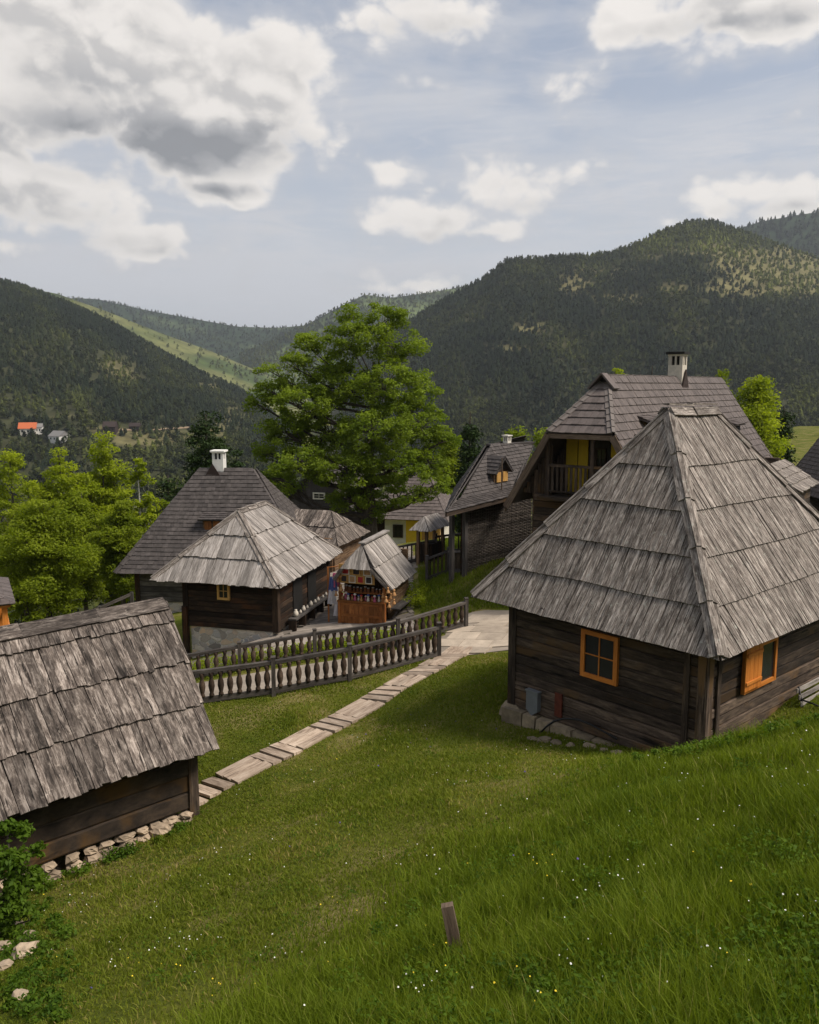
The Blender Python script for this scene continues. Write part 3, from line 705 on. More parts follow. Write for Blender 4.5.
# hose
pts=[]
for (px,py,o) in ((539,734,.55),(546,727,.45),(554,721,.32),(565,718.5,.22),(578,719.5,.16),(590,724,.14),(603,731,.14),(617,739,.16)):
    pts.append(on_plane(px,py,wc0-eb*(.10+o*.6),eb))
mb=MB(); mb.tube(pts,[.022]*len(pts),7); tag(mb.build('hose',M['hose'],smooth=True),'black bent hose leaning on the stone base of the big cabin','hose')
HA=dict(wc0=wc0,wc1=wc1,wc2=wc2,wc3=wc3,ea=ea,eb=eb)
# dirt & debris strip rocks
k=0
for px,py,s in [(533,741,.16),(545,742,.2),(556,744,.15),(570,746,.13),(590,748,.18),(604,752,.14),(618,755,.16)]:
    p=G(px,py); mb=MB(); mb.rock(p+V3((0,0,.01)),s*1.2,s,s*.5,seed=k+40); k+=1
    tag(mb.build('stone',M['block'],origin=p),'small flat earthy stone in the dirt strip along the big cabin base','stone','flat stones along the cabin base')
# bench at the right wall
bo=wc0+eb*1.62-ea*.75; bz=t1(bo.x,bo.y)
bo=P(803,722,15.0); q0=on_plane(797,690,wc0-ea*.35,ea)
b0=V3((q0.x,q0.y,t1(q0.x,q0.y)))
root=thing('bench','slatted garden bench with iron armrests against the right wall of the big cabin','bench',b0)
top=q0.z; Lr=1.5
mb=MB()
for k in range(3): mb.beam(q0-UPV*(.02+.13*k)+ea*(.0-.05*k)+eb*0,q0-UPV*(.02+.13*k)+ea*(-.05*k)+eb*Lr,.03,.095,up=UPV)
mb.build('backrest',M['shake_light'],root)
mb=MB()
for k in range(4): mb.beam(q0-UPV*.45-ea*(.2+.11*k),q0-UPV*.45-ea*(.2+.11*k)+eb*Lr,.09,.03)
mb.build('seat',M['shake_light'],root)
for s in (.06,Lr-.06):
    mb=MB(); q=q0+eb*s
    mb.tube([q+UPV*.06,q-UPV*.3-ea*.1,q-UPV*.47-ea*.16,q-UPV*.8-ea*.02],[.02]*4,6)
    mb.tube([q-UPV*.2-ea*.07,q-UPV*.22-ea*.3,q-UPV*.25-ea*.52,q-UPV*.34-ea*.58,q-UPV*.45-ea*.54,q-UPV*.62-ea*.5,q-UPV*.85-ea*.6],[.02]*7,6)
    mb.tube([q-UPV*.47-ea*.14,q-UPV*.48-ea*.56],[.02]*2,6)
    mb.build('armrest_frame',M['iron'],root,smooth=True)
# ================================================================== shed (left, nearest)
ea_s,eb_s=axes(43.)   # eb_s: away-right 47 deg
Pr=P(186,815,16.0); zs_b=-8.42
eave_r=P(216,745,15.9)
# eave line runs along -eb_s from eave_r towards the lower-left; wall set back .45 along ea_s (up-slope dir)
ze=eave_r.z
ridge_dir=eb_s
# ridge right end px (168,603)
best=None
for dd in np.arange(1.0,6.0,.05):
    for tt in np.arange(-1.5,1.5,.1):
        q=eave_r+ea_s*dd+ridge_dir*tt
        for hz in (0,):
            u=(166-CX)/F
            px_,_=proj((q.x,q.y,P(166,602,q.y).z)); e=abs(px_-166)
            sl=(P(166,602,q.y).z-ze)/dd
            e+=abs(sl-1.0)*14+abs(tt)*6
            if best is None or e<best[0]: best=(e,dd,tt,P(166,602,q.y).z)
print('shed ridge',best,'eave z',ze)
_,dd,tt,zr=best
Ls=6.2
Er=eave_r; El=Er-eb_s*Ls; Rr=V3((Er.x,Er.y,0))+ea_s*dd+eb_s*tt; Rr.z=zr; Rl=Rr-eb_s*Ls
Br=Er+ea_s*2*dd; Bl=El+ea_s*2*dd
root=thing('shed','low log shed with mossy broad-plank roof in the left foreground','shed',V3((Er.x,Er.y,zs_b)))
mb=MB(); f1=[El,Er,Rr,Rl]; f2=[Br,Bl,Rl,Rr]
shakes(mb,f1,[0,dd*1.41*.27,dd*1.41*.55,dd*1.41*.84,dd*1.41*1.02],.155,th=.03,jit=.055,over=.08,overlap=1.1,bwv=.4,lift=2.1,skew=.08)
shakes(mb,f2,4,.24,th=.03,jit=.07,overlap=1.1)
mb.warp(.04,.6,8); rf=mb.build('roof',M['shake_shed'],root)
mb=MB()
n=4
for k in range(n):
    a=Rl+(Rr-Rl)*(k/n)-eb_s*.03; b=Rl+(Rr-Rl)*((k+1)/n)+eb_s*(-.06 if k==n-1 else .02)
    mb.prism([a+UPV*.1-ea_s*.27-UPV*.20,b+UPV*.12-ea_s*.27-UPV*.20,b+UPV*.12+ea_s*.02,a+UPV*.1+ea_s*.02],.035,None,[(0,0),(0,1.5),(.4,1.5),(.4,0)])
    mb.prism([a+UPV*.08+ea_s*.0,b+UPV*.1+ea_s*.0,b-UPV*.13+ea_s*.25,a-UPV*.15+ea_s*.25],.035,None,[(0,0),(0,1.5),(.4,1.5),(.4,0)])
mb.warp(.03,.6,8); mb.build('ridge_board',M['shake_shed'],rf)
wr=Er+ea_s*.45-eb_s*.32; wl_=El+ea_s*.45+eb_s*.3; wbr=wr+ea_s*(2*dd-.9); wbl=wl_+ea_s*(2*dd-.9)
mb=MB(); zt=ze+.42
for a,b in ((wl_,wr),(wr,wbr),(wbr,wbl),(wbl,wl_)): log_wall(mb,a,b,zs_b+.05,zt,.36,.14,var=.02)
mb.build('wall',wood('shed_logs',(.008,.006,.005),(.035,.025,.018),(.075,.052,.034),gx=14,gy=.9,var=(.5,1.5),stain=(.085,.045,.014),crack=.6),root)
for a,b,c_ in ((wr,wbr,Rr),(wl_,wbl,Rl)):
    mb=MB()
    mid=(a+b)/2; n_=7
    for i in range(n_):   # gable boards
        f0=i/n_; f1_=(i+1)/n_; p=a+(b-a)*f0; q=a+(b-a)*f1_; hp=(zr-zt-.12)*(1-abs(2*f0-1)); hq=(zr-zt-.12)*(1-abs(2*f1_-1))
        z0=zt; mb.prism([V3((p.x,p.y,z0)),V3((q.x,q.y,z0)),V3((q.x,q.y,z0+hq+.02)),V3((p.x,p.y,z0+hp+.02))],.04,None,[(0,0),(.3,0),(.3,hq),(0,hp)])
    mb.build('gable_board',M['plank_grey'],root)
mb=MB()
for c in (wr,wl_,wbr,wbl):
    mb=MB(); mb.box(V3((c.x,c.y,zs_b-.15)),.2,.2,zt-zs_b+.1,ax=ea_s); mb.build('corner_post',M['log'],root)
mb=MB(); t=0
while t<Ls-.7:
    w=U(.25,.5); p=wr-eb_s*(t+w/2)-ea_s*.02; mb.rock(V3((p.x,p.y,zs_b-.05)),w*.62,.17,.09,seed=t,r=U(0,1)); p=p-ea_s*.08
    mb.rock(V3((p.x,p.y,zs_b-.20)),w*.6,.2,.12,seed=t+9,r=U(0,1)); t+=w
mb.build('foundation',M['rock'],root)
SHED=[wr,wl_,wbl,wbr]
k=0
for px,py,s in [(178,822,.2),(160,834,.3),(142,842,.16),(128,848,.22),(104,858,.3),(92,852,.14),(75,868,.2),(52,872,.26),(40,884,.3),(30,876,.2),
                (15,932,.2),(28,940,.15),(26,956,.22),(4,950,.16),(4,970,.14),(20,1000,.12)]:
    p=G(px,py); mb=MB(); mb.rock(p+V3((0,0,s*.15)),s*1.1,s*.9,s*.7,seed=k+70); k+=1
    big=['pale loose rock lying in the grass at the foot of the shed wall','pale rock half hidden in weeds at the lower left corner'][py>900]
    tag(mb.build('rock',M['rock'],origin=p),big,'rock',['loose rocks along the shed','loose rocks at lower left'][py>900])
# ================================================================== cabin C2 (centre-left, stone base)
A2=75.5; E=P(278,587,29.2); h=solve_b(E,A2,153,(238,512),265); ea,eb=h['ea'],h['eb']; fs=facets(h); zE=E.z
print('C2',h['La'],h['Lb'],zE,h['R1'].z)
ov=.75; wc0=E+ea*ov*.55+eb*ov; wc0.z=0; wa=h['La']-1.5; wc0=E+ea*.35+eb*.6; wa=h['La']-.35-1.0; wb=h['Lb']-1.3
wc1=wc0+ea*wa; wc3=wc0+eb*wb; wc2=wc1+eb*wb
root=thing('log_cabin','dark log cabin with light grey shake roof on a mortared stone base','cabin',V3((wc0.x,wc0.y,-10)))
mb=MB(); zs=[zE+(h['R1'].z-zE)*q for q in (0,.33,.66,1.0)]
for i,f in enumerate(fs): shakes(mb,f,eq_rows(f,zs),.19,th=.03,jit=.05,over=.08,overlap=1.07,bwv=.4,lift=2.1,skew=.1)
mb.warp(.03,.5,5); rf=mb.build('roof',M['shake_light'],root)
mb=MB()
for (a,b,f1,f2) in ((fs[0][1],h['R1'],fs[0],fs[1]),(fs[0][0],h['R1'],fs[0],fs[3]),(fs[1][1],h['R2'],fs[1],fs[2]),(h['R1'],h['R2'],fs[1],fs[3])):
    mb=MB(); sidecap(mb,a,b,f1,f2,w=.14,th=.035,n=3,lift=.07); mb.warp(.03,.5,5); mb.build('hip_board',M['shake'],rf)
mb=MB(); zb=P(272,641,wc0.y).z+.05; zt=zE+.16
zst=P(240,632,wc0.y).z
for a,b in ((wc1,wc0),(wc0,wc3),(wc3,wc2),(wc2,wc1)): log_wall(mb,a,b,zst,zt,.2,.16)
mb.build('wall',M['log_dark'],root)
mb=MB()
for c in (wc0,wc1,wc2,wc3):
    mb=MB(); mb.box(V3((c.x,c.y,zst-.0)),.22,.22,zt-zst,ax=ea); mb.build('corner_post',M['log_dark'],root)
mb=MB(); mb.box(V3((wc1.x,wc1.y,-10.7))-eb*.1+ea*.02,.2,.2,2.6,ax=ea); mb.build('base_post',M['log_dark'],root)
mb=MB(); 
mb.hexa([V3((p.x,p.y,-11.2)) for p in (wc1-ea*.15-eb*.02,wc0+ea*.15-eb*.02,wc3+ea*.1,wc2-ea*.1)],[V3((p.x,p.y,zst-.01)) for p in (wc1-ea*.15-eb*.02,wc0+ea*.15-eb*.02,wc3+ea*.1,wc2-ea*.1)],4,4,2)
mb.build('stone_base',M['stonewall'],root)
q=on_plane(223.5,591,wc0-eb*.12,eb); window(root,q,ea,-eb,.50,.66,M['yellow_wood'],fw=.085)
mb=MB(); q=on_plane(302,600,wc0-ea*.1,ea)
pl=wc0-ea*.09
for sx in (.34,.62): 
    mb=MB(); p=pl+eb*wb*sx; mb.box(V3((p.x,p.y,-8.95)),.9,.06,1.75,ax=eb); mb.build('door',M['black'],root)
C2=[wc0,wc1,wc2,wc3]
# rack with goods along the wall (long ledge)
p=wc0-ea*.36+eb*.6; root=thing('display_bench','long low wooden display ledge along the side wall of the stone-based cabin','display bench',V3((p.x,p.y,-9)))
mb=MB(); q=V3((p.x,p.y,-8.55)); mb.beam(q,q+eb*(wb-1.4),.34,.06); mb.build('board',M['plank_grey'],root)
mb=MB()
for k in range(5):
    mb=MB(); r_=V3((p.x,p.y,-9.02))+eb*((wb-1.5)*k/4+.05); mb.box(r_,.1,.28,.45,ax=eb); mb.build('support',M['log_dark'],root)
proto=None
for k in range(9):
    r_=V3((p.x,p.y,-8.52))+eb*(.35+(wb-2.1)*k/8)
    if proto is None:
        mb=MB(); mb.lathe(r_,[(0,.05),(.04,.09),(.12,.11),(.2,.08),(.24,.05),(.27,.06)],8); proto=mb.build('pot',M['chim'],origin=r_,smooth=True)
        tag(proto,'small pale pot standing on the ledge along the cabin side wall','pot','pale pots on the ledge')
    else:
        c=proto.copy(); COL.objects.link(c); c.location=r_+eb*U(-.08,.08); c.scale=[U(.45,.8)]*3
# ================================================================== C5 big dark-shingled house behind
E=P(316,576,39.5); h=solve_a(E,86.0,115,(253,470),200,7.4); ea,eb=h['ea'],h['eb']; fs=facets(h,'a'); zE=E.z
print('C5',h['La'],zE,h['R1'].z,h['R1'],h['R2'])
o=.8; wc0=E+ea*o+eb*o; wa=h['La']-2*o; wb=h['Lb']-2*o; wc1=wc0+ea*wa; wc3=wc0+eb*wb; wc2=wc1+eb*wb
root=thing('house','wide house under a steep dark shingle hip roof with white chimney and small dormer','house',V3((wc0.x,wc0.y,-11.5)))
mb=MB()
for i,f in enumerate(fs): shakes(mb,f,26 if i<2 else 12,.24 if i<2 else .5,th=.022,jit=.012,over=.04,overlap=1.25,bwv=.25,lift=1.6)
mb.warp(.03,.3,5); rf=mb.build('roof',M['tile_dark'],root)
mb=MB()
for (a,b,f1,f2) in ((fs[0][1],h['R1'],fs[0],fs[1]),(fs[0][0],h['R2'],fs[0],fs[3]),(fs[1][1],h['R1'],fs[1],fs[2]),(h['R2'],h['R1'],fs[0],fs[2])):
    sidecap(mb,a,b,f1,f2,w=.16,th=.03,n=12,lift=.05)
mb.build('ridge_cap',M['tile_dark'],rf)
mb=MB()
for a,b in ((wc1,wc0),(wc0,wc3),(wc3,wc2),(wc2,wc1)): log_wall(mb,a,b,zE-1.6,zE+.5,.26,.2)
mb.build('wall',M['plank_grey'],root)
mb=MB(); b4=(wc1-eb*.02,wc0-eb*.02,wc3,wc2); mb.hexa([V3((p.x,p.y,-13.5)) for p in b4],[V3((p.x,p.y,zE-1.61)) for p in b4],4,4,2); mb.build('stone_base',M['stonewall'],root)
mb=MB(); 
for c in (wc0,wc1):
    mb=MB(); mb.box(V3((c.x,c.y,zE-2.2)),.25,.25,2.8,ax=ea); mb.build('corner_post',M['log_dark'],root)
def chimney(root,c,w,hh,cap,ax,mat,skirt=True,name='chimney'):
    """c bottom centre"""
    ay=UPV.cross(ax); mb=MB(); mb.box(c,w,w,hh*.62,ax=ax); 
    for sx in (-1,1):
        for sy in (-1,1): mb.box(c+UPV*hh*.62+ax*sx*w*.39+ay*sy*w*.39,w*.22,w*.22,hh*.26,ax=ax)
    for k,(vx,vy) in enumerate(((ax,ay),(ay,ax))):
        for s in (-1,1): mb.box(c+UPV*hh*.62+vy*s*w*.4,w*.12,w*.16,hh*.26,ax=vx)
    mb.box(c+UPV*hh*.88,w*1.08,w*1.08,hh*.05,ax=ax)
    ch=mb.build(name,mat,root)
    mb=MB(); mb.box(c+UPV*hh*.615,w*.62,w*.62,hh*.265,ax=ax); mb.build('flue',M['black'],ch)
    mb=MB(); mb.box(c+UPV*hh*.93,w*1.3,w*1.3,hh*.07,ax=ax); mb.build('chimney_cap',cap,ch)
    return ch
rr=h['R2']+(h['R1']-h['R2'])*.28; rr=V3((rr.x,rr.y,rr.z-.2)); pxt=P(217,450,rr.y).z
chimney(rf,rr-ea*.25,.56,pxt-rr.z,M['white'],ea,M['white'])
mb=MB(); q=rr+UPV*.0; mb.prism([q+ea*.5-eb*.42-UPV*.25,q-ea*.5-eb*.42-UPV*.25,q-eb*.42+UPV*.55],.05); mb.build('chimney_skirt',M['darkred'],rf)
def dormer(rf,f,px,py,w,hh,dp,shake_mat,wall_mat,frame_mat,shed=True):
    """gabled/shed dormer on facet f with front centre-bottom at pixel"""
    N=(f[1]-f[0]).cross(f[2]-f[0]).normalized(); S=(f[1]-f[0]).normalized(); out=V3((N.x,N.y,0)).normalized()
    c=on_plane(px,py,f[0],N); mb=MB(); back=-out
    dp2=hh/max(.2,math.hypot(N.x,N.y)/N.z)*1.0   # depth where slope reaches height
    mb.hexa([c-S*w/2-UPV*.1,c+S*w/2-UPV*.1,c+S*w/2+back*dp2-UPV*.1,c-S*w/2+back*dp2-UPV*.1],[c-S*w/2+UPV*hh,c+S*w/2+UPV*hh,c+S*w/2+back*dp2+UPV*hh,c-S*w/2+back*dp2+UPV*hh],w,dp2,hh)
    dm=mb.build('dormer',wall_mat,rf)
    mb=MB(); rise=hh*.45
    if shed:
        dp3=(hh+rise)/max(.2,math.hypot(N.x,N.y)/N.z)+.1
        a=c-S*(w/2+.18)+out*.25+UPV*(hh-.02); b=c+S*(w/2+.18)+out*.25+UPV*(hh-.02); a2=c-S*(w/2+.08)+back*dp3+UPV*(hh+rise); b2=c+S*(w/2+.08)+back*dp3+UPV*(hh+rise)
        shakes(mb,[a,b,b2,a2],5,.22,th=.02,jit=.01,over=.02)
    else:
        dp3=(hh+w*.6)/max(.2,math.hypot(N.x,N.y)/N.z)
        r0=c+out*.2+UPV*(hh+w*.6); r1=c+back*dp3+UPV*(hh+w*.6)
        l0=c-S*(w/2+.12)+out*.2+UPV*(hh-.1); l1=c-S*(w/2+.12)+back*dp2+UPV*(hh-.1); q0_=c+S*(w/2+.12)+out*.2+UPV*(hh-.1); q1=c+S*(w/2+.12)+back*dp2+UPV*(hh-.1)
        shakes(mb,[l1,l0,r0,r1],5,.22,th=.02,jit=.01,over=.02); shakes(mb,[q0_,q1,r1,r0],5,.22,th=.02,jit=.01,over=.02)
        mb.prism([c-S*w/2+UPV*hh+out*.02,c+S*w/2+UPV*hh+out*.02,c+out*.02+UPV*(hh+w*.5)],.06)
    mb.build('dormer_roof',shake_mat,dm)
    window(dm,c+out*.04+UPV*hh*.5,S,out,w*.8,hh*.8,frame_mat,fw=.08,bars=(1,1)) if False else None
    g=MB(); 
    for sg in (-1,1):
        g.box(c+out*.05+S*sg*w*.22-UPV*0+UPV*hh*.12,w*.34,.05,hh*.72,ax=S)
    fo=g.build('dormer_window',frame_mat,dm)
    return dm
dormer(rf,fs[0],213,531,1.0,.62,1,M['tile_dark'],M['log_warm'],M['kiosk_wood'])
# ================================================================== C6 small shake-roofed house behind plaza
E=P(337,546,41.0); h=solve_a(E,72.0,280,(331,511),296,4.4); ea,eb=h['ea'],h['eb']; fs=facets(h,'a'); zE=E.z
print('C6',h['La'],zE,h['R1'])
o=.4; wc0=E+ea*o+eb*o; wa=h['La']-2*o; wb=h['Lb']-2*o; wc1=wc0+ea*wa; wc3=wc0+eb*wb; wc2=wc1+eb*wb
root=thing('log_cabin','small log cabin with brown plank roof behind the plaza, left of the big maple','cabin',V3((wc0.x,wc0.y,-9.2)))
mb=MB()
for f in fs: shakes(mb,f,2,.22,th=.03,jit=.06,over=.06,overlap=1.08,bwv=.4,lift=2)
mb.build('roof',M['shake_shed'],root)
mb=MB()
for a,b in ((wc1,wc0),(wc0,wc3),(wc3,wc2),(wc2,wc1)): log_wall(mb,a,b,-9.6,zE+.3,.22,.18)
mb.build('wall',M['log_warm'],root)
# ================================================================== C7 dark gabled house
def gable_house(label,Yc,px_mid,py_ridge,px_l,px_r,py_eave,Lb,A,wallm,roofm,zg,win=None,lab2=None,name='house',rows=14):
    ea,eb=axes(A); q=P(px_r,py_eave,Yc); La=t_px(q,ea,px_l); mid=q+ea*La/2; zr=P(px_mid,py_ridge,mid.y).z
    root=thing(name,label,'house',V3((q.x,q.y,zg)))
    R1=V3((mid.x,mid.y,zr))-eb*.3; R2=R1+eb*(Lb+.6); E=q-eb*.3-ea*.3; E2=q+ea*(La+.3)-eb*.3
    sl=(zr-q.z)/(La/2); E.z=q.z-.3*sl; E2.z=E.z
    f1=[E,E+eb*(Lb+.6),R2,R1]; f2=[E2+eb*(Lb+.6),E2,R1,R2]
    mb=MB(); shakes(mb,f1,rows,.3,th=.025,jit=.01,overlap=1.2); shakes(mb,f2,rows,.3,th=.025,jit=.01,overlap=1.2); rf=mb.build('roof',roofm,root)
    c0,c1=q,q+ea*La; c3,c2=c0+eb*Lb,c1+eb*Lb
    mb=MB()
    for a,b in ((c1,c0),(c0,c3),(c3,c2),(c2,c1)):
        n=max(1,int((b-a).length/.3))
        for i in range(n):
            p=a+(b-a)*((i+.5)/n); mb.box(V3((p.x,p.y,zg-1)),(b-a).length/n-.005,.1,q.z-zg+1,ax=(b-a).normalized())
    for c in (c0,c0+eb*Lb):
        n=10
        for i in range(n):
            p=c+ea*La*i/n; r_=c+ea*La*(i+1)/n; hp=(zr-q.z)*(1-abs(2*i/n-1)); hq=(zr-q.z)*(1-abs(2*(i+1)/n-1))
            mb.prism([V3((r_.x,r_.y,q.z)),V3((p.x,p.y,q.z)),V3((p.x,p.y,q.z+hp+.01)),V3((r_.x,r_.y,q.z+hq+.01))],.08)
    mb.build('wall',wallm,root)
    return root,q,La,ea,eb,zr,rf
root,q,La,ea,eb,zr,rf=gable_house('dark gabled house with small white attic window half hidden behind the big maple',60,318,466,284,352,507,7,74,M['tile_dark'],M['tile_dark'],-11)
w_=on_plane(319,496,q-eb*.1,eb); window(root,w_,ea,-eb,.95,.5,M['cream'],fw=.1)
# C8 white and yellow house behind the tree
ea,eb=axes(78); q=P(440,541,57); root=thing('house','low white and yellow plastered house with brown tiled roof behind the big maple','house',V3((q.x,q.y,q.z)))
zg=q.z; La=t_px(q,ea,376); zt=P(400,515,57.5).z
mb=MB(); s=.45
seg=[(0,.28,M['yellow_wood']),(.28,.53,M['yellow']),(.53,.86,M['white']),(.86,1,M['log_dark'])]
for a,b,m_ in seg:
    mb=MB(); p=q+ea*La*(a+b)/2+eb*.1; mb.box(V3((p.x,p.y,zg-1.5)),La*(b-a)-.01,.2,zt-zg+1.5,ax=ea); mb.build('wall',m_,root)
mb=MB(); p=q+ea*La/2+eb*3.2; mb.box(V3((p.x,p.y,zg-1.5)),La-.1,5.8,zt-zg+1.5,ax=ea); mb.build('wall',M['cream'],root)
w_=on_plane(398,531,q,eb); window(root,w_-eb*.05,ea,-eb,.7,.9,M['baluster'],fw=.1)
mb=MB(); e0=q-ea*.6-eb*.7; e0.z=zt-.2; e1=e0+ea*(La+1.4); e3=e0+eb*7.2; e2=e1+eb*7.2; r0=e0+ea*2.0+eb*3.6+UPV*2.6; r1=e1-ea*2.0+eb*3.6+UPV*2.6
for f in ([e1,e0,r0,r1],[e0,e3,r0],[e3,e2,r1,r0],[e2,e1,r1]): shakes(mb,f,14,.3,th=.025,jit=.01,overlap=1.2)
mb.build('roof',M['tile'],root)
# ================================================================== C10 big tiled house with yellow balcony
AB=55.; ea,eb=axes(AB); H2=P(613,434,28.5); Lh=t_px(H2,ea,548); H1=H2+ea*Lh; Mm=H2+ea*Lh/2; zH=H2.z
tV=t_px(Mm,ea,506)
for _ in range(5):
    q=Mm+ea*tV; zV=P(506,503,q.y).z; q.z=zV; qq=V3((Mm.x,Mm.y,zV)); tV=t_px(qq,ea,506)
slope=(zH-zV)/(tV-Lh/2); 
z=zH
for _ in range(6):
    qq=V3((Mm.x,Mm.y,z)); dR=t_px(qq,eb,608); R1=qq+eb*dR; z=P(608,377,R1.y).z
R1=V3((Mm.x,Mm.y,z))+eb*dR; zR=z; R2=R1+eb*t_px(R1,eb,720)
print('C10 Lh',Lh,'tV',tV,'slope',slope,'zR',zR,'pred',zH+slope*Lh/2,'dR',dR,'ridge len',(R2-R1).length,'zV',zV)
slope=(zR-zH)/(Lh/2) if False else (zR-zV)/tV
Lh=2*(zR-zH)/slope; H1=V3((Mm.x,Mm.y,zH))+ea*Lh/2; H2=V3((Mm.x,Mm.y,zH))-ea*Lh/2
Ltot=(R2-Mm).dot(eb)
Vf=V3((Mm.x,Mm.y,zV))+ea*tV; Vb=Vf+eb*(Ltot+.3)
Kf=V3((Mm.x,Mm.y,zV))-ea*tV; Kb=Kf+eb*(Ltot+1.2)
R2b=R2.copy()
root=thing('house','tall brown-tiled house with yellow balcony gable and plastered chimney behind the big cabin','house',V3((Mm.x,Mm.y,-7.3)))
mb=MB()
fl=[Vb,Vf,H1,R1,R2b]; fr=[Kf,Kb,R2b,R1,H2]; fh=[H1,H2,R1]
shakes(mb,fh,8,.24,th=.02,jit=.006,over=.05,overlap=1.15,bwv=.05,lift=2)
shakes(mb,fr,17,.24,th=.02,jit=.006,over=.03,overlap=1.15,bwv=.05,lift=2)
shakes(mb,fl,12,.5,th=.02,jit=.006,overlap=1.15)
# flared skirt on right
dn=-ea
Kf2=Kf+dn*1.9+UPV*(-1.9*slope*.62); Kb2=Kb+dn*1.9+UPV*(-1.9*slope*.62)
shakes(mb,[Kf2,Kb2,Kb+UPV*.03,Kf+UPV*.03],6,.24,th=.02,jit=.006,overlap=1.15,bwv=.05,lift=2)
# back hip
shakes(mb,[Kb,Vb,R2b],8,.5,th=.02,jit=.01,overlap=1.15)
rf=mb.build('roof',M['tile'],root)
mb=MB()
sidecap(mb,H2,R1,fh,fr,w=.16,th=.03,n=9,lift=.06); sidecap(mb,H1,R1,fh,fl,w=.16,th=.03,n=9,lift=.06)
sidecap(mb,R1-eb*.1,R2b,fr,fl,w=.18,th=.03,n=18,lift=.06)
sidecap(mb,Kb,R2b,fr,[Kb,Vb,R2b],w=.14,th=.03,n=14,lift=.05)
mb.build('ridge_cap',M['tilecap'],rf)
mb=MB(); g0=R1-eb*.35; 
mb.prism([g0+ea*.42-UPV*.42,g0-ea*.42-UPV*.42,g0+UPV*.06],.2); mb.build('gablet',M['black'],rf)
mb=MB()
mb.beam(g0+UPV*.12-eb*.05,g0+ea*.5-UPV*.42-eb*.05,.5,.06); mb.beam(g0+UPV*.12-eb*.05,g0-ea*.5-UPV*.42-eb*.05,.5,.06); mb.build('gablet_trim',M['tile'],rf)
# bargeboards
mb=MB(); t_=.24
mb.beam(H1-eb*.03-UPV*.10,Vf-eb*.03-UPV*.14,.05,t_,up=UPV); mb.build('bargeboard',M['barge'],rf); mb=MB(); mb.beam(H2-eb*.03-UPV*.10,Kf-eb*.03-UPV*.14,.05,t_,up=UPV); mb.build('bargeboard',M['barge'],rf); mb=MB(); mb.beam(H1-eb*.02-UPV*.14,H2-eb*.02-UPV*.14,.05,.16)
mb.build('hip_fascia',M['barge'],rf)
# walls
o=.55; zg=-7.6
def inner(p,back=o): return p+eb*back
hw=tV-.9
fL=V3((Mm.x,Mm.y,0))+ea*hw+eb*o; fR=V3((Mm.x,Mm.y,0))-ea*(hw+1.2)+eb*o; bL=fL+eb*(Ltot-1); bR=fR+eb*(Ltot-1)
zfl=P(585,497,(Mm+eb*o).y).z   # balcony floor
ztop=zV+.8
mb=MB()
log_wall(mb,fL,fR,zg,zfl,.24,.2); log_wall(mb,fR,bR,zg,ztop-.4,.24,.2); log_wall(mb,bR,bL,zg,ztop,.3,.2); log_wall(mb,bL,fL,zg,ztop,.3,.2)
mb.build('wall',M['log'],root)
# upper recessed gable wall with boards, yellow panels
rec=1.25; ctr=V3((Mm.x,Mm.y,0))+eb*(o+rec)
mb=MB(); n=40
for i in range(n):
    lat=(i+.5)/n*2*tV-tV; top=min(zH+.4,zR-abs(lat)*slope-.25)
    if top<=zfl: continue
    p=ctr+ea*lat; mb.box(V3((p.x,p.y,zfl)),2*tV/n-.01,.06,top-zfl,ax=ea)
mb.build('gable_wall',M['log'],root)
def ypanel(px0,px1,py0,py1,mat,name,pr=.07,outl=.0):
    pl=ctr-eb*pr; a=on_plane(px0,py1,pl,eb); b=on_plane(px1,py1,pl,eb); zt_=on_plane((px0+px1)/2,py0,pl,eb).z; c=(a+b)/2
    mb=MB(); mb.box(V3((c.x,c.y,c.z)),(a-b).length,.05,zt_-c.z,ax=ea); return mb.build(name,mat,root)
ypanel(565.5,576.5,437,492,M['yellow'],'yellow_panel'); ypanel(577.5,587,437,492,M['yellow'],'yellow_panel')
ypanel(611,626,440,458,M['yellow'],'yellow_panel')
dr=ypanel(588.5,609,441,498,M['plank_grey'],'door')
pl=ctr-eb*.14; c=on_plane(601,458,pl,eb); window(dr,c,ea,-eb,.42,.7,M['baluster'],fw=.06)
# gable side infill in front plane (left triangular boards)
for side_ in (1,-1):
  mb=MB()
  for i in range(n):
    lat=(i+.5)/n*2*tV-tV; top=zR-abs(lat)*slope-.25
    if lat*side_<0 or (lat<Lh*.42+.25 and lat>-1.9): continue
    if top<=zfl: continue
    p=V3((Mm.x,Mm.y,0))+eb*(o+.02)+ea*lat; mb.box(V3((p.x,p.y,zfl)),2*tV/n-.008,.05,min(top,zH)-zfl,ax=ea)
  mb.build('gable_boards',M['log'],root)
# balcony floor, ceiling, posts, railing
mb=MB(); p=V3((Mm.x,Mm.y,zfl-.12))+eb*(o+rec/2-.3); mb.box(p,2*hw*.8,rec+.7,.12,ax=ea); mb.build('balcony_floor',M['log'],root)
mb=MB(); fpl=V3((Mm.x,Mm.y,0))+eb*(o-.25)
xs=[on_plane(548,480,fpl,eb),on_plane(582,480,fpl,eb),on_plane(592,480,fpl,eb)]
rz=on_plane(565,466,fpl,eb).z
Lx=[(x-fpl).dot(ea) for x in xs]
for lx in (Lx[0],Lx[2],-1.9):
    mb=MB(); p=fpl+ea*lx; mb.box(V3((p.x,p.y,zfl)),.13,.13,(zH-zfl)+.0,ax=ea); mb.build('balcony_post',M['log'],root)
mb=MB(); a=fpl+ea*Lx[0]; b=fpl+ea*(-1.9)
mb.beam(V3((a.x,a.y,rz)),V3((b.x,b.y,rz)),.1,.09); mb.beam(V3((a.x,a.y,zfl+.15)),V3((b.x,b.y,zfl+.15)),.08,.07)
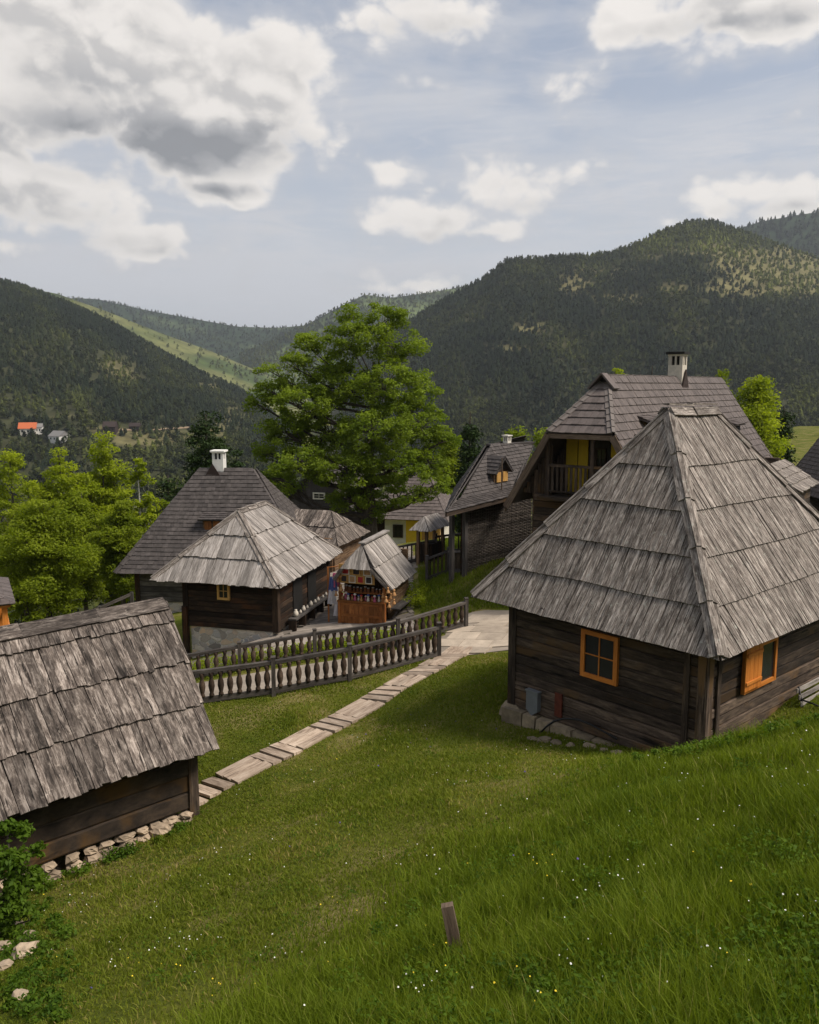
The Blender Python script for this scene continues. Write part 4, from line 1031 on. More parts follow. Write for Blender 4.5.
m_=int((a-b).length/.17)
for k in range(1,m_):
    p=a+(b-a)*(k/m_); mb.box(V3((p.x,p.y,zfl+.18)),.09,.03,rz-zfl-.2,ax=ea)
mb.build('balcony_railing',M['log'],root)
# chimney
q=R1+(R2b-R1)*.58; 
for _ in range(3): 
    tq=t_px(R1,eb,677); q=R1+eb*tq
cz=q.z-.35; chimney(rf,V3((q.x,q.y,cz))-ea*.0,.62,P(677,352,q.y).z-cz,M['black'],eb,M['chim'])
mb=MB(); q2=V3((q.x,q.y,q.z))-ea*.4; mb.prism([q2-eb*.45-UPV*.45,q2+eb*.45-UPV*.45,q2+UPV*.38],.06); mb.build('chimney_flashing',M['darkred'],rf)
dormer(rf,fr,652,432,1.6,.45,1,M['tile'],M['log'],M['black'])
dormer(rf,fr,735,432,1.5,.4,1,M['tile'],M['log'],M['black'])
# ================================================================== C9 wicker-walled wing
pA=P(446,512,31.5); pB=P(513,500,34.5); pD=P(532,445,38); pC=P(488,446,36.3)
root=thing('house','dark-roofed house with woven wicker wall and little orange dormer, left of the balcony house','house',V3((pA.x,pA.y,-7.6)))
hd=(pB-pA); hd.z=0; hd.normalize(); bk=V3((-hd.y,hd.x,0)); vw=V3((.10,1,0)).normalized(); 
zA=pA.z; pB=V3((pB.x,pB.y,zA+.25)); zr=(pC.z+pD.z)/2; pC.z=zr; pD.z=zr
# flare: lower 25% flatter
mb=MB()
k1=.30; fa=pA+(pC-pA)*k1-UPV*.32; fb=pB+(pD-pB)*k1-UPV*.32
shakes(mb,[pA,pB,fb,fa],6,.22,th=.022,jit=.012,overlap=1.2); shakes(mb,[fa-UPV*.01,fb-UPV*.01,pD,pC],13,.22,th=.022,jit=.012,over=.04,overlap=1.2)
Fw=[fa,fb,pD,pC]
qA2=pA+vw*8; qB=pB+vw*9; qA2.z=qB.z=zA
shakes(mb,[qB,qA2,pC,pD],12,.4,th=.022,jit=.012,overlap=1.2)
shakes(mb,[qA2,pA,pC],16,.24,th=.022,jit=.012,overlap=1.2); shakes(mb,[pB,qB,pD],12,.4,th=.022,jit=.012,overlap=1.2)
rf=mb.build('roof',M['tile_dark'],root)
mb=MB(); mb.beam(pC+UPV*.08,pD+UPV*.08,.3,.08); mb.build('ridge_cap',M['tile_dark'],rf); mb=MB(); mb.beam(pA+UPV*.0-UPV*.08,pB-UPV*.08,.08,.2); mb.beam(pB-UPV*.08,Vf-UPV*.2,.08,.2); mb.build('eave_board',M['log'],rf)
wL=on_plane(464,540,pA+bk*.55,bk); wR=on_plane(532,540,pA+bk*.55,bk); wL.z=0; wR.z=0
zg=-7.75
mb=MB(); nrow=52; ncol=30; zt=zA+.1
L=(wR-wL).length
for r_ in range(nrow):      # woven wattle
    z=zg+(zt-zg)*(r_+.5)/nrow; pts=[]
    for c in range(ncol*2+1):
        p=wL+(wR-wL)*(c/(ncol*2)); w=.018*math.cos(math.pi*c/2+math.pi*(r_%2)) ; pts.append(V3((p.x,p.y,z+U(-.006,.006)))-bk*(.02+w))
    mb.tube(pts,[.021]*len(pts),4)
for c in range(ncol+1):
    p=wL+(wR-wL)*(c/ncol); mb.beam(V3((p.x,p.y,zg)),V3((p.x,p.y,zt)),.03,.03)
mb.build('wicker_wall',wood('wicker',(.045,.036,.03),(.10,.083,.069),(.17,.145,.122),gx=10,gy=3,var=(.5,1.4)),root)
mb=MB(); m0=wL+bk*.12; m1=wR+bk*.12
log_wall(mb,m0,m1,zg-.3,zt+.2,.3,.1); bkL=m0+vw*6; log_wall(mb,bkL,m0,zg-.8,zt+.0,.3,.1); log_wall(mb,m1+vw*6,bkL,zg-.8,zt+.0,.3,.1)
mb.build('wall',M['log_dark'],root)
mb=MB()
for p in (wL,wL-hd*.45+bk*.3):
    mb=MB(); mb.box(V3((p.x,p.y,zg-.2))-bk*.05,.16,.16,zt-zg+.25,ax=hd); mb.build('corner_post',M['plank_grey'],root)
dormer(rf,Fw,501,483,.9,.55,1,M['tile_dark'],M['log_warm'],M['yellow_wood'],shed=False)
mb=MB(); p=on_plane(522,478,fa,(fb-fa).cross(pD-fa).normalized())
cc=pC+(pD-pC)*.42; chimney(rf,V3((cc.x,cc.y,cc.z-.2)),.26,P(505,435,cc.y).z-cc.z+.2,M['cream'],hd,M['cream'])
mb=MB(); p=on_plane(501.5,493,fa,(fb-fa).cross(pD-fa).normalized()); mb.tube([p-UPV*.3,p+UPV*1.45],[.03,.025],6); mb.build('vent_pipe',M['barge'],rf)
# small neighbouring house roof left edge of wicker house (beige)
# ================================================================== C11 right far house + low shake annex
E=P(786,452,47); 
ea,eb=axes(48); q=P(838,492,40); 
root=thing('house','brown shingled house roof cut by the right picture edge','house',V3((q.x,q.y,-8)))
r1=P(821,424,44); e0=P(783,462,45.5); e1=P(850,500,38); r2=r1+eb*8; e3=e1+eb*8
fA=[e0,V3((e1.x,e1.y,e0.z-.0)),r1]; e0.z=e1.z=P(820,500,40).z
base=[V3((e0.x,e0.y,e0.z)),V3((e1.x,e1.y,e0.z)),V3((e1.x,e1.y,e0.z))+eb*9,V3((e0.x,e0.y,e0.z))+eb*9]
ap1=(base[0]+base[1])/2+eb*2.5; ap1.z=P(821,424,ap1.y).z; ap2=ap1+eb*4
mb=MB()
for f in ([base[0],base[1],ap1],[base[1],base[2],ap2,ap1],[base[2],base[3],ap2],[base[3],base[0],ap1,ap2]): shakes(mb,f,18,.26,th=.022,jit=.01,overlap=1.2)
rf=mb.build('roof',M['tile'],root)
mb=MB(); sidecap(mb,base[0],ap1,[base[0],base[1],ap1],[base[3],base[0],ap1,ap2],w=.16,n=10,lift=.05); mb.build('ridge_cap',M['tilecap'],rf)
mb=MB(); cen=sum(base,V3((0,0,0)))/4; ins=[p+(cen-p)*.15 for p in base]
for i in range(4): log_wall(mb,V3(ins[i]),V3(ins[(i+1)%4]),-8.3,base[0].z+.3,.28,.2)
mb.build('wall',M['log'],root)
q=P(797,497,33); root=thing('lean_to','small low shake-roofed lean-to peeking out behind the right edge of the big cabin roof','lean-to',V3((q.x,q.y,-7)))
ea,eb=axes(55); e0=P(799,492,33); e1=e0+eb*4; r0=e0+ea*1.4+UPV*.9; r1=e1+ea*1.4+UPV*.9; e2=e0+ea*2.8; e3=e1+ea*2.8
mb=MB(); shakes(mb,[e0,e1,r1,r0],4,.2,th=.03,jit=.05); shakes(mb,[e3,e2,r0,r1],4,.2,th=.03,jit=.05); mb.build('roof',M['shake'],root)
mb=MB(); a=e0+ea*.3+eb*.3; b=e1+ea*.3-eb*.3; c=e3-ea*.3-eb*.3; d=e2-ea*.3+eb*.3
for i,j in ((a,b),(b,c),(c,d),(d,a)): log_wall(mb,V3(i),V3(j),-7.6,e0.z+.15,.25,.14)
mb.build('wall',M['log'],root)
# ================================================================== kiosk (souvenir stall)
AK=73.0; ea,eb=axes(AK); gz=-9.0
K0=P(384,625,31.0); K0.z=gz
wk=t_px(K0,ea,340); dk=3.0
root=thing('souvenir_kiosk','small wooden souvenir kiosk with grey plank roof and varnished counter on the plaza','kiosk',K0.copy())
zc=P(362,604,31).z
fr_=K0; fl_=K0+ea*wk
mb=MB(); n=9
for i in range(n):
    p=fr_+ea*wk*(i+.5)/n; mb.box(V3((p.x,p.y,gz+.03)),wk/n-.008,.05,zc-gz-.05,ax=ea)
for e,w in ((fr_,.06),(fl_,.06)):
    mb.box(V3((e.x,e.y,gz))-eb*.03,.1,.1,zc-gz,ax=ea)
mb.beam(V3((fr_.x,fr_.y,gz+.35))-eb*.035,V3((fl_.x,fl_.y,gz+.35))-eb*.035,.03,.09)
mb.beam(V3((fr_.x,fr_.y,gz+.9*(zc-gz)))-eb*.035,V3((fl_.x,fl_.y,gz+.9*(zc-gz)))-eb*.035,.03,.09)
mb.build('counter_front',M['kiosk_wood'],root)
mb=MB(); c=(fr_+fl_)/2+eb*.25; mb.box(V3((c.x,c.y,zc)),wk+.12,.75,.05,ax=ea); mb.build('counter_top',M['kiosk_wood'],root)
bR=fr_+eb*dk; bL=fl_+eb*dk; zeR=P(392,587,31).z
mb=MB()
log_wall(mb,fr_+eb*.6,bR,gz,zeR+.25,.18,.1); log_wall(mb,bR,bL,gz,zeR+.9,.2,.1); log_wall(mb,bL,fl_+eb*.6,gz,zeR+.5,.2,.1)
mb.build('wall',M['log_warm'],root)
mb=MB()
for e in (fr_,fl_):
    mb=MB(); mb.box(V3((e.x,e.y,gz))+eb*.06,.1,.1,1.5,ax=ea); mb.build('post',M['kiosk_wood'],root)
# roof
rA=P(362,545,31.3); tq=t_px(rA,eb,383); rB=rA+eb*max(tq,2.6)
eR0=P(392,587,30.7); eR1=eR0+eb*((rB-rA).length+.55)
mid=rA
hy=P(371,563,30.6); hl=P(345,562,31.0)
eL0=rA+ea*1.45-UPV*1.05; 
sr=(eR0-V3((rA.x,rA.y,0))); 
eR0=rA-ea*1.22; eR0.z=P(392,587,eR0.y).z; eR0=eR0-eb*.35; eR1=eR0+eb*((rB-rA).length+.55)
sl=(rA.z-eR0.z)/1.22
eL0=rA+ea*1.0-UPV*sl*1.0-eb*.35; eL1=eL0+eb*((rB-rA).length+.55)
k=.38; hR=rA-ea*1.22*k-eb*.45-UPV*(1.22*k*sl); hL=rA+ea*1.22*k*1.3-eb*.45-UPV*(1.22*k*1.3*sl); hR.z=hL.z=min(hR.z,hL.z)
rBe=rB+eb*.2
mb=MB()
shakes(mb,[eR0,eR1,rBe,rA,hR],2,.15,th=.028,jit=.03,overlap=1.06,lift=2); shakes(mb,[eL1,eL0,hL,rA,rBe],2,.2,th=.028,jit=.03,overlap=1.06,lift=2)
shakes(mb,[hL,hR,rA],1,.13,th=.026,jit=.03,over=.1)
rf=mb.build('roof',M['shake_light'],root)
mb=MB(); mb.beam(rA+UPV*.07-eb*.05,rBe+UPV*.07+eb*.1,.26,.06); mb.build('ridge_board',M['shake_light'],rf)
mb=MB(); mb.beam(hR-UPV*.05,eR0-UPV*.07,.05,.13); mb.build('bargeboard',M['shake'],rf); mb=MB(); mb.beam(hL-UPV*.05,eL0-UPV*.07,.05,.13); mb.build('bargeboard',M['shake'],rf)
# dark interior back and display board
zd0=P(358,585,31).z; zd1=P(358,566,31).z
mb=MB(); c=(fr_+fl_)/2+eb*.55+ea*.12; mb.box(V3((c.x,c.y,zc+.05)),wk*.72,.04,zd1-zc-.1,ax=ea); mb.build('back_panel',M['log_dark'],root)
mb=MB(); 
c=(fr_+fl_)/2-eb*.10; mb.box(V3((c.x,c.y,zd0))+ea*.15,wk*.80,.04,zd1-zd0,ax=ea); db=mb.build('display_board',M['yellow_wood'],root)
for row,(nn,zz) in enumerate(((3,.66),(4,.24))):
    for i in range(nn):
        p=c+ea*(wk*.74*((i+.5)/nn-.5)+.15)-eb*.045; zz_=zd0+(zd1-zd0)*zz
        nm='picture'; q=V3((p.x,p.y,zz_-.14)); w=.27 if nn==4 else .32
        t=MB(); 
        for sg in (-1,1):
            t.box(q+ea*sg*w*.44,w*.12,.03,.28,ax=ea); t.box(q+UPV*(.125+sg*.125-.0),w*.76,.03,.035,ax=ea)
        pc=t.build('picture_frame',M['yellow_wood']if i%2 else M['cream'],origin=q); tag(pc,'little framed picture hanging in the %s row of the kiosk display board'%('upper' if row==0 else 'lower'),'picture','framed pictures on the kiosk board')
        t=MB(); t.box(q-eb*.0+UPV*.02,w*.76,.012,.24,ax=ea); t.box(q-eb*.012+UPV*.03,w*.35,.01,.09,ax=ea); ORG[pc.name]=q; t.build('print',[M['pic_red'],M['pic_dark'],M['cloth_red']][(i+row)%3],pc)
# shelf boards & goods
shz=[zc+.05,zc+(zd0-zc)*.38+.02]
mb=MB(); c2=(fr_+fl_)/2+eb*.4; mb.box(V3((c2.x,c2.y,shz[1]-.03)),wk*.95,.25,.03,ax=ea); mb.build('shelf',M['kiosk_wood'],root)
def souvenir_fig(nm,mat,mat2):
    t=MB(); t.lathe(V3((0,0,0)),[(0,.045),(.03,.055),(.10,.04),(.14,.022),(.15,.035),(.19,.04),(.22,.02),(.225,.005)],8)
    o=t.build(nm,mat,smooth=True); ORG[o.name]=V3((0,0,0)); t=MB(); t.lathe(V3((0,0,.185)),[(0,.045),(.02,.05),(.05,.03),(.06,.005)],8); t.build('hat',mat2,o); return o
def jar_fig():
    t=MB(); t.lathe(V3((0,0,0)),[(0,.05),(.02,.055),(.12,.055),(.15,.04),(.16,.04)],8); o=t.build('jar',M['jar'],smooth=True); ORG[o.name]=V3((0,0,0))
    t=MB(); t.lathe(V3((0,0,.16)),[(0,.045),(.03,.045)],8); t.build('lid',M['cloth_white'],o); return o
dp=souvenir_fig('wooden_doll',M['toy'],M['cloth_red']); dps=[(souvenir_fig('wooden_doll',M['cream'],M['cloth_blue']),'pale wooden doll with a blue hat on the kiosk counter'),(souvenir_fig('wooden_doll',M['cloth_pink'],M['cream']),'pink wooden doll with a pale hat on the kiosk counter')]
for o_,lb_ in dps: tag(o_,lb_,'doll','dolls on the kiosk counter')
jp=jar_fig(); tag(dp,'small brown wooden doll with a red hat on the kiosk counter','doll','dolls on the kiosk counter'); tag(jp,'small dark jar standing on the kiosk shelf','jar','jars on the kiosk shelf')
for i in range(13):
    p=(fr_+ea*wk*((i+.6)/13.2))-eb*.0+eb*U(-.05,.12); src=[dp,dps[0][0],dps[1][0]][i%3]; o=src if i<3 else copy_tree(src); o.location=V3((p.x,p.y,shz[0]+.002)); o.scale=[U(.8,1.25)]*3
for i in range(11):
    p=(fr_+ea*wk*((i+.8)/11.6))+eb*(.4+U(-.05,.05)); o=jp if i==0 else copy_tree(jp); o.location=V3((p.x,p.y,shz[1]+.002)); o.scale=[U(.8,1.2)]*3
# hanging dolls / bells right side and left
def hang():
    t=MB(); t.tube([V3((0,0,0)),V3((0,0,-.12))],[.006,.006],4); t.lathe(V3((0,0,-.16)),[(-.14,.07),(-.1,.075),(-.02,.04),(.02,.025),(.04,.045),(.08,.03)],7)
    return t.build('hanging_ornament',M['toy'],smooth=True)
ho=hang(); tag(ho,'straw coloured ornament hanging from the kiosk edge','ornament','ornaments hanging round the kiosk front'); first=True
for (px_,py_,yy) in [(388,588,30.6),(391,594,30.6),(394,590,30.6),(386,597,30.55),(389,603,30.5),(394,600,30.6),(383,594,30.7),(340,572,31.3),(338,578,31.3),(341,585,31.2),(336,592,31.3)]:
    o=ho if first else ho.copy()
    if not first: COL.objects.link(o)
    first=False; o.location=P(px_,py_-3,yy); o.scale=[U(.8,1.15)]*3
# hanging garments at left of kiosk
gm=0
for (px_,py_,m_,lb) in [(333,577,'cloth_blue','dark blue knitted garment hanging left of the kiosk'),(336,573,'cloth_pink','pink knitted garment hanging left of the kiosk'),(332,590,'cloth_white','pale garment hanging low at the left corner of the kiosk'),(338,602,'cloth_white','long white scarf hanging down beside the kiosk counter')]:
    p=P(px_,py_,31.6); t=MB(); n=6
    for i in range(n):
        x0=-.16+.32*i/n; x1=-.16+.32*(i+1)/n; d0=.03*math.sin(i*2.1); d1=.03*math.sin((i+1)*2.1); ll=.55
        t.prism([p+V3((x0,d0-.02,0))*.9,p+V3((x0,d0*1.8,0))*1-UPV*ll,p+V3((x1,d1*1.8,0))-UPV*ll,p+V3((x1,d1-.02,0))*.9] if False else [p+V3((x0*1.15,d0*1.6,-ll)),p+V3((x1*1.15,d1*1.6,-ll)),p+V3((x1*.7,d1,0)),p+V3((x0*.7,d0,0))],.015)
    o=t.build('garment',M[m_],origin=p); tag(o,lb,'garment','garments hanging beside the kiosk'); gm+=1
t=MB(); a=P(328,570,31.7); b=P(343,568,31.5); t.tube([a+UPV*.1,b+UPV*.1],[.02,.02],6); t.beam(V3((a.x,a.y,gz)),a+UPV*.12,.06,.06)
tag(t.build('clothes_rail',M['kiosk_wood'],origin=V3((a.x,a.y,gz))),'thin wooden rail on a post carrying the garments left of the kiosk','clothes rail')
# side ledge on kiosk
mb=MB(); a=P(388,607,30.9); mb.beam(fr_-ea*.35+UPV*(zc-gz-.25)+eb*.3,fr_-ea*.35+UPV*(zc-gz-.25)+eb*2.7,.35,.05); 
for s in (.5,1.5,2.5): mb.beam(fr_-ea*.1+UPV*.1+eb*s,fr_-ea*.42+UPV*(zc-gz-.28)+eb*s,.05,.05)
mb.build('side_ledge',M['plank_grey'],root)
# ================================================================== roofed stand (small shake canopy on post) behind kiosk
ea,eb=axes(62); E=P(429,531,38.5); h=solve_b(E,62,411,(424,517),437); fs=facets(h)
g0=G(430,566,30,50); g0=V3((E.x,E.y,0))+ea*h['La']/2+eb*h['Lb']/2; zg=t1(g0.x,g0.y)
root=thing('roofed_stand','small shake canopy on wooden posts between the kiosk and the wicker house','roofed stand',V3((g0.x,g0.y,zg)))
mb=MB()
for f in fs: shakes(mb,f,1,.16,th=.03,jit=.05,over=.05)
mb.build('roof',M['shake_light'],root); mb=MB()
cc=[h['E']+ea*.25+eb*.25,h['E']+ea*(h['La']-.25)+eb*.25,h['E']+ea*.25+eb*(h['Lb']-.25),h['E']+ea*(h['La']-.25)+eb*(h['Lb']-.25)]
for c in cc:
    mb=MB(); mb.box(V3((c.x,c.y,zg-.3)),.13,.13,E.z-zg+.35,ax=ea); mb.build('post',M['log_warm'],root)
mb=MB(); c=sum(cc,V3((0,0,0)))/4; mb.box(V3((c.x,c.y,zg)),h['La']*.7,h['Lb']*.5,.9,ax=ea); mb.build('counter',M['log_dark'],root)
# ================================================================== fences
def baluster_fence(label,posts,H,prof=True,sp=.2,cat='fence',group=None,extra=0,matp='post',matb='baluster'):
    pts=[G(px,py) if len(q)==2 else P(px,py,q[2]) for q in posts for px,py in [q[:2]]]
    root=thing('fence',label,cat,pts[0],group)
    for p in pts:
        mb=MB(); z=t1(p.x,p.y); d=(pts[1]-pts[0]); d.z=0; mb.box(V3((p.x,p.y,z-.2)),.11,.15,H+.33,ax=d.normalized())
        mb.box(V3((p.x,p.y,z+H+.13)),.13,.17,.03,ax=d.normalized()); mb.build('post',M[matp],root)
    cnt=0
    for a,b in zip(pts[:-1],pts[1:]):
        za,zb_=t1(a.x,a.y),t1(b.x,b.y); A=V3((a.x,a.y,za)); B=V3((b.x,b.y,zb_)); d=(B-A).normalized(); A=A+d*.05; B=B-d*.05
        sd=d.cross(UPV).normalized()
        mb=MB(); mb.beam(A+UPV*H,B+UPV*H,.13,.09); mb.build('top_rail',M[matp],root)
        mb=MB(); mb.beam(A+UPV*.15,B+UPV*.15,.07,.15); mb.build('bottom_rail',M[matp],root)
        n=max(1,int((B-A).length/sp))
        for k in range(n):
            p=A+(B-A)*((k+.5)/n); mb=MB()
            if prof:
                h0=H-.27; mb.lathe(p+UPV*.225,[(0,.07),(h0*.08,.07),(h0*.14,.05),(h0*.24,.066),(h0*.42,.088),(h0*.6,.076),(h0*.72,.044),(h0*.8,.052),(h0*.92,.07),(h0,.065)],8)
            else: mb.box(p+UPV*.05,.07,.03,H-.08,ax=V3((d.x,d.y,0)).normalized())
            mb.build('baluster',M[matb],root,smooth=prof); cnt+=1
    return root
baluster_fence('nearer turned-baluster wooden fence between the lawn and the pale path',[(187,708),(274,697),(350,682),(439,658)],.94,sp=.235)
baluster_fence('farther turned-baluster wooden fence on the plaza side of the pale path',[(184,682),(240,672),(315,659),(398,648),(466,627)],.84,sp=.24)
baluster_fence('short slatted wooden fence on the grass bank right of the kiosk',[(427,582),(449,574)],1.0,prof=False,sp=.16,matp='plank_grey')
baluster_fence('slatted wooden fence meeting the corner of the wicker house',[(449,574),(463,566,33.5)],.95,prof=False,sp=.17,matp='plank_grey')
baluster_fence('distant baluster fence in front of the white and yellow house',[(396,567),(419,563),(436,560)],.95,prof=False,sp=.18)
baluster_fence('distant fence with bright gaps left of the wicker house wall',[(436,556),(462,553)],.95,prof=False,sp=.22)
# rustic rail fence down left
root=None
pts=[V3((P(132,602,40).x,40,0)),V3((P(100,615,39).x,39,0)),V3((P(66,628,38).x,38,0)),V3((P(30,640,37).x,37,0))]
tops=[P(132,593,40).z,P(100,607,39).z,P(66,621,38).z,P(30,634,37).z]
for p,z in zip(pts,tops): p.z=z-1.0
root=thing('rail_fence','greyish rustic rail fence running down left from the big dark-roofed house','fence',pts[0])
for i,p in enumerate(pts):
    mb=MB(); gzz=t1(p.x,p.y); mb.box(V3((p.x,p.y,min(gzz,p.z)-.3)),.14,.14,tops[i]-min(gzz,p.z)+.35,ax=V3((1,0,0))); mb.build('post',M['plank_grey'],root)
for a,b in zip(pts[:-1],pts[1:]):
    mb=MB()
    for q in (.95,.45): mb.beam(a+UPV*q,b+UPV*q,.08,.13)
    mb.build('rail',M['post'],root)
# ================================================================== gazebo at left edge
c=P(-6,607,27); root=thing('gazebo','small open shelter with orange posts and brown roof at the left picture edge','gazebo',V3((c.x,c.y,c.z-2)))
ea,eb=axes(118); a0=P(13,603,26.5); a1=a0+ea*4; a2=a1+eb*4; a3=a0+eb*4; ap=(a0+a2)/2+UPV*.9
mb=MB()
for f in ([a1,a0,ap],[a0,a3,ap],[a3,a2,ap],[a2,a1,ap]): shakes(mb,f,8,.2,th=.02,jit=.01,overlap=1.2)
mb.build('roof',M['tile'],root); mb=MB()
for p in (a0+ea*.25+eb*.25,a1-ea*.25+eb*.25,a2-ea*.25-eb*.25,a3+ea*.25-eb*.25):
    mb=MB(); mb.box(V3((p.x,p.y,a0.z-3.0)),.16,.16,3.1,ax=ea); mb.build('post',M['orange'],root)
mb=MB()
b4=(a0+ea*.12+eb*.12,a1-ea*.12+eb*.12,a2-ea*.12-eb*.12,a3+ea*.12-eb*.12)
for i in range(4): mb.beam(b4[i]-UPV*.08,b4[(i+1)%4]-UPV*.08,.1,.14); mb.beam(b4[i]-UPV*1.1,b4[(i+1)%4]-UPV*1.1,.08,.1)
mb.build('rail',M['orange'],root)
# ================================================================== paths, plaza
def in_poly(x,y,poly):
    poly=[(p.x,p.y) for p in poly]; c=np.zeros(len(x),bool); n=len(poly)
    for i in range(n):
        (x1,y1),(x2,y2)=poly[i],poly[(i+1)%n]
        t=((y1>y)!=(y2>y))&(x<(x2-x1)*(y-y1)/((y2-y1) or 1e-9)+x1); c^=t
    return c
def gxy(l): return [G(*p) for p in l]
def resample(L,n):
    L=[V3((p.x,p.y,0)) for p in L]; d=[0]
    for a,b in zip(L[:-1],L[1:]): d.append(d[-1]+(b-a).length)
    out=[]
    for i in range(n+1):
        t=d[-1]*i/n; k=0
        while k<len(d)-2 and d[k+1]<t: k+=1
        f=(t-d[k])/max(1e-6,d[k+1]-d[k]); out.append(L[k]+(L[k+1]-L[k])*f)
    return out
def loft(name,A,B,n,m,mat,off,label=None):
    a=resample(A,n); b=resample(B,n); V=[]
    for p,q in zip(a,b):
        for j in range(m+1):
            r=p+(q-p)*(j/m); V.append((r.x,r.y))
    V=np.array(V); z=T(V[:,0],V[:,1])+off; idx=np.arange(len(V)).reshape(n+1,m+1)
    Q=np.stack([idx[:-1,:-1],idx[1:,:-1],idx[1:,1:],idx[:-1,1:]],-1).reshape(-1,4)
    V3d=np.c_[V,z]; nrm=np.cross(V3d[Q[0,1]]-V3d[Q[0,0]],V3d[Q[0,3]]-V3d[Q[0,0]])
    if nrm[2]<0: Q=Q[:,::-1]
    o=fast_mesh(name,V3d,Q,None,np.zeros(len(Q)),mat,True); tag(o,kind='structure'); return o
# plank footpath: blocks alternating lengthwise and crosswise
pc=[G(px,py) for px,py in ((186,808),(240,775),(300,745),(365,708),(430,670),(462,651))]
cl=resample(pc,60); Lp=sum((b-a).length for a,b in zip(cl[:-1],cl[1:]))
def at_len(t):
    d=0
    for a,b in zip(cl[:-1],cl[1:]):
        l=(b-a).length
        if d+l>=t: return a+(b-a)*((t-d)/l),(b-a).normalized()
        d+=l
    return cl[-1],(cl[-1]-cl[-2]).normalized()
mb=MB(); t=0; k=0; PW=.86
def plank(p0,p1,w):
    w=w-.022
    a=V3((p0.x,p0.y,t1(p0.x,p0.y)+.035+U(-.006,.006))); b=V3((p1.x,p1.y,t1(p1.x,p1.y)+.035+U(-.006,.006))); mb.beam(a,b,w,.06)
while t<Lp-.05:
    bl=U(.85,1.0); nb=3
    p,d=at_len(t+bl/2); sd=V3((d.y,-d.x,0)); pw=PW*U(.95,1.08)
    j=V3((U(-.03,.03),U(-.03,.03),0))
    for i in range(nb):
        if k%2:
            q=p+sd*pw*((i+.5)/nb-.5)+j; plank(q-d*bl*.49*U(.96,1),q+d*bl*.49*U(.96,1),pw/nb-.02)
        else:
            q=p+d*bl*((i+.5)/nb-.5)+j; plank(q-sd*pw*.5*U(.94,1.03),q+sd*pw*.5*U(.94,1.03),bl/nb-.022)
    t+=bl; k+=1
pp=mb.build('path',M['path_wood']); tag(pp,kind='structure')
# pale slab landing
loft('path',gxy([(437,655),(447,632),(462,616),(480,611),(511,611)]),gxy([(441,661),(466,656),(487,653),(513,650),(540,652)]),14,8,M['gravelpath'],.02)
mb=MB(); landing=[G(*q) for q in ((441,654),(455,633),(476,619),(514,612),(530,649),(498,650),(470,655))]
gd=V3((.42,.91,0)).normalized(); gs=V3((gd.y,-gd.x,0)); g0=G(470,640); g0.z=0
v_=-6.0
while v_<6:
    dv=U(.55,.75); u_=-6-U(0,.6)
    while u_<6:
        du=U(.8,1.3); cc_=g0+gd*(v_+dv/2)+gs*(u_+du/2)
        if in_poly(np.array([cc_.x]),np.array([cc_.y]),landing)[0]:
            c4=[g0+gd*a+gs*b for a,b in ((v_+.008,u_+.008),(v_+.008,u_+du-.008),(v_+dv-.008,u_+du-.008),(v_+dv-.008,u_+.008))]
            c4=[V3((p.x,p.y,t1(p.x,p.y)+.05+U(-.004,.004))) for p in c4]
            if (c4[1]-c4[0]).cross(c4[2]-c4[0]).z<0: c4=c4[::-1]
            mb.prism(c4,.06,None,[(p.x,p.y) for p in c4])
        u_+=du
    v_+=dv
tag(mb.build('path',M['slab']),kind='structure')
# pale path between the two fences
loft('path',gxy([(182,706),(230,700),(274,692),(350,677),(437,653)]),gxy([(184,686),(240,676),(315,664),(398,651),(462,631)]),40,6,M['gravelpath'],.02)
# plaza
pA=[V3((-9.6,27.3,0)),V3((-7.2,27.2,0)),V3((-4.5,27.4,0)),V3((-2,27.9,0)),V3((.0,28.6,0)),V3((.3,29.4,0))]
pB=[V3((-9.6,29.0,0)),V3((-6,36,0)),V3((-4,46,0)),V3((-2,46,0)),V3((-.4,40,0)),V3((.1,33,0))]
pA=[V3((-8.6,28.3,0)),V3((-.0,29.3,0))]; pB=[V3((-6.5,46,0)),V3((-.1,46,0))]
mb=MB()
y=28.2
rowk=0
while y<46:
    w=.42; x=-5.6-U(0,1.5) if y>29.3 else -4.6-U(0,.5); xe=.15-(y-28)*.0
    while x<xe:
        l=U(1.2,2.2); z0=t1(x,y); z1=t1(x+l,y+l*.25); mb.beam(V3((x,y,z0+.03)),V3((min(x+l,xe)-.01,y+.25*(min(x+l,xe)-x),t1(min(x+l,xe),y)+.03)),w-.015,.05); x+=l
    y+=w
tag(mb.build('plaza',M['plaza_wood']),kind='structure')
loft('path',[V3((-9.5,27.0,0)),V3((-6,27.2,0)),V3((-3,27.3,0)),V3((.2,28.2,0))],[V3((-9.5,29.3,0)),V3((-6,29.6,0)),V3((-3,29.8,0)),V3((.2,30.2,0))],20,8,plain('trodden_earth',(.17,.145,.115),.95,.3,2.5,.4),.015)
loft('path',gxy([(382,575),(400,572),(430,566)]),gxy([(384,560),(405,558),(436,552)]),10,4,M['gravelpath'],.03)
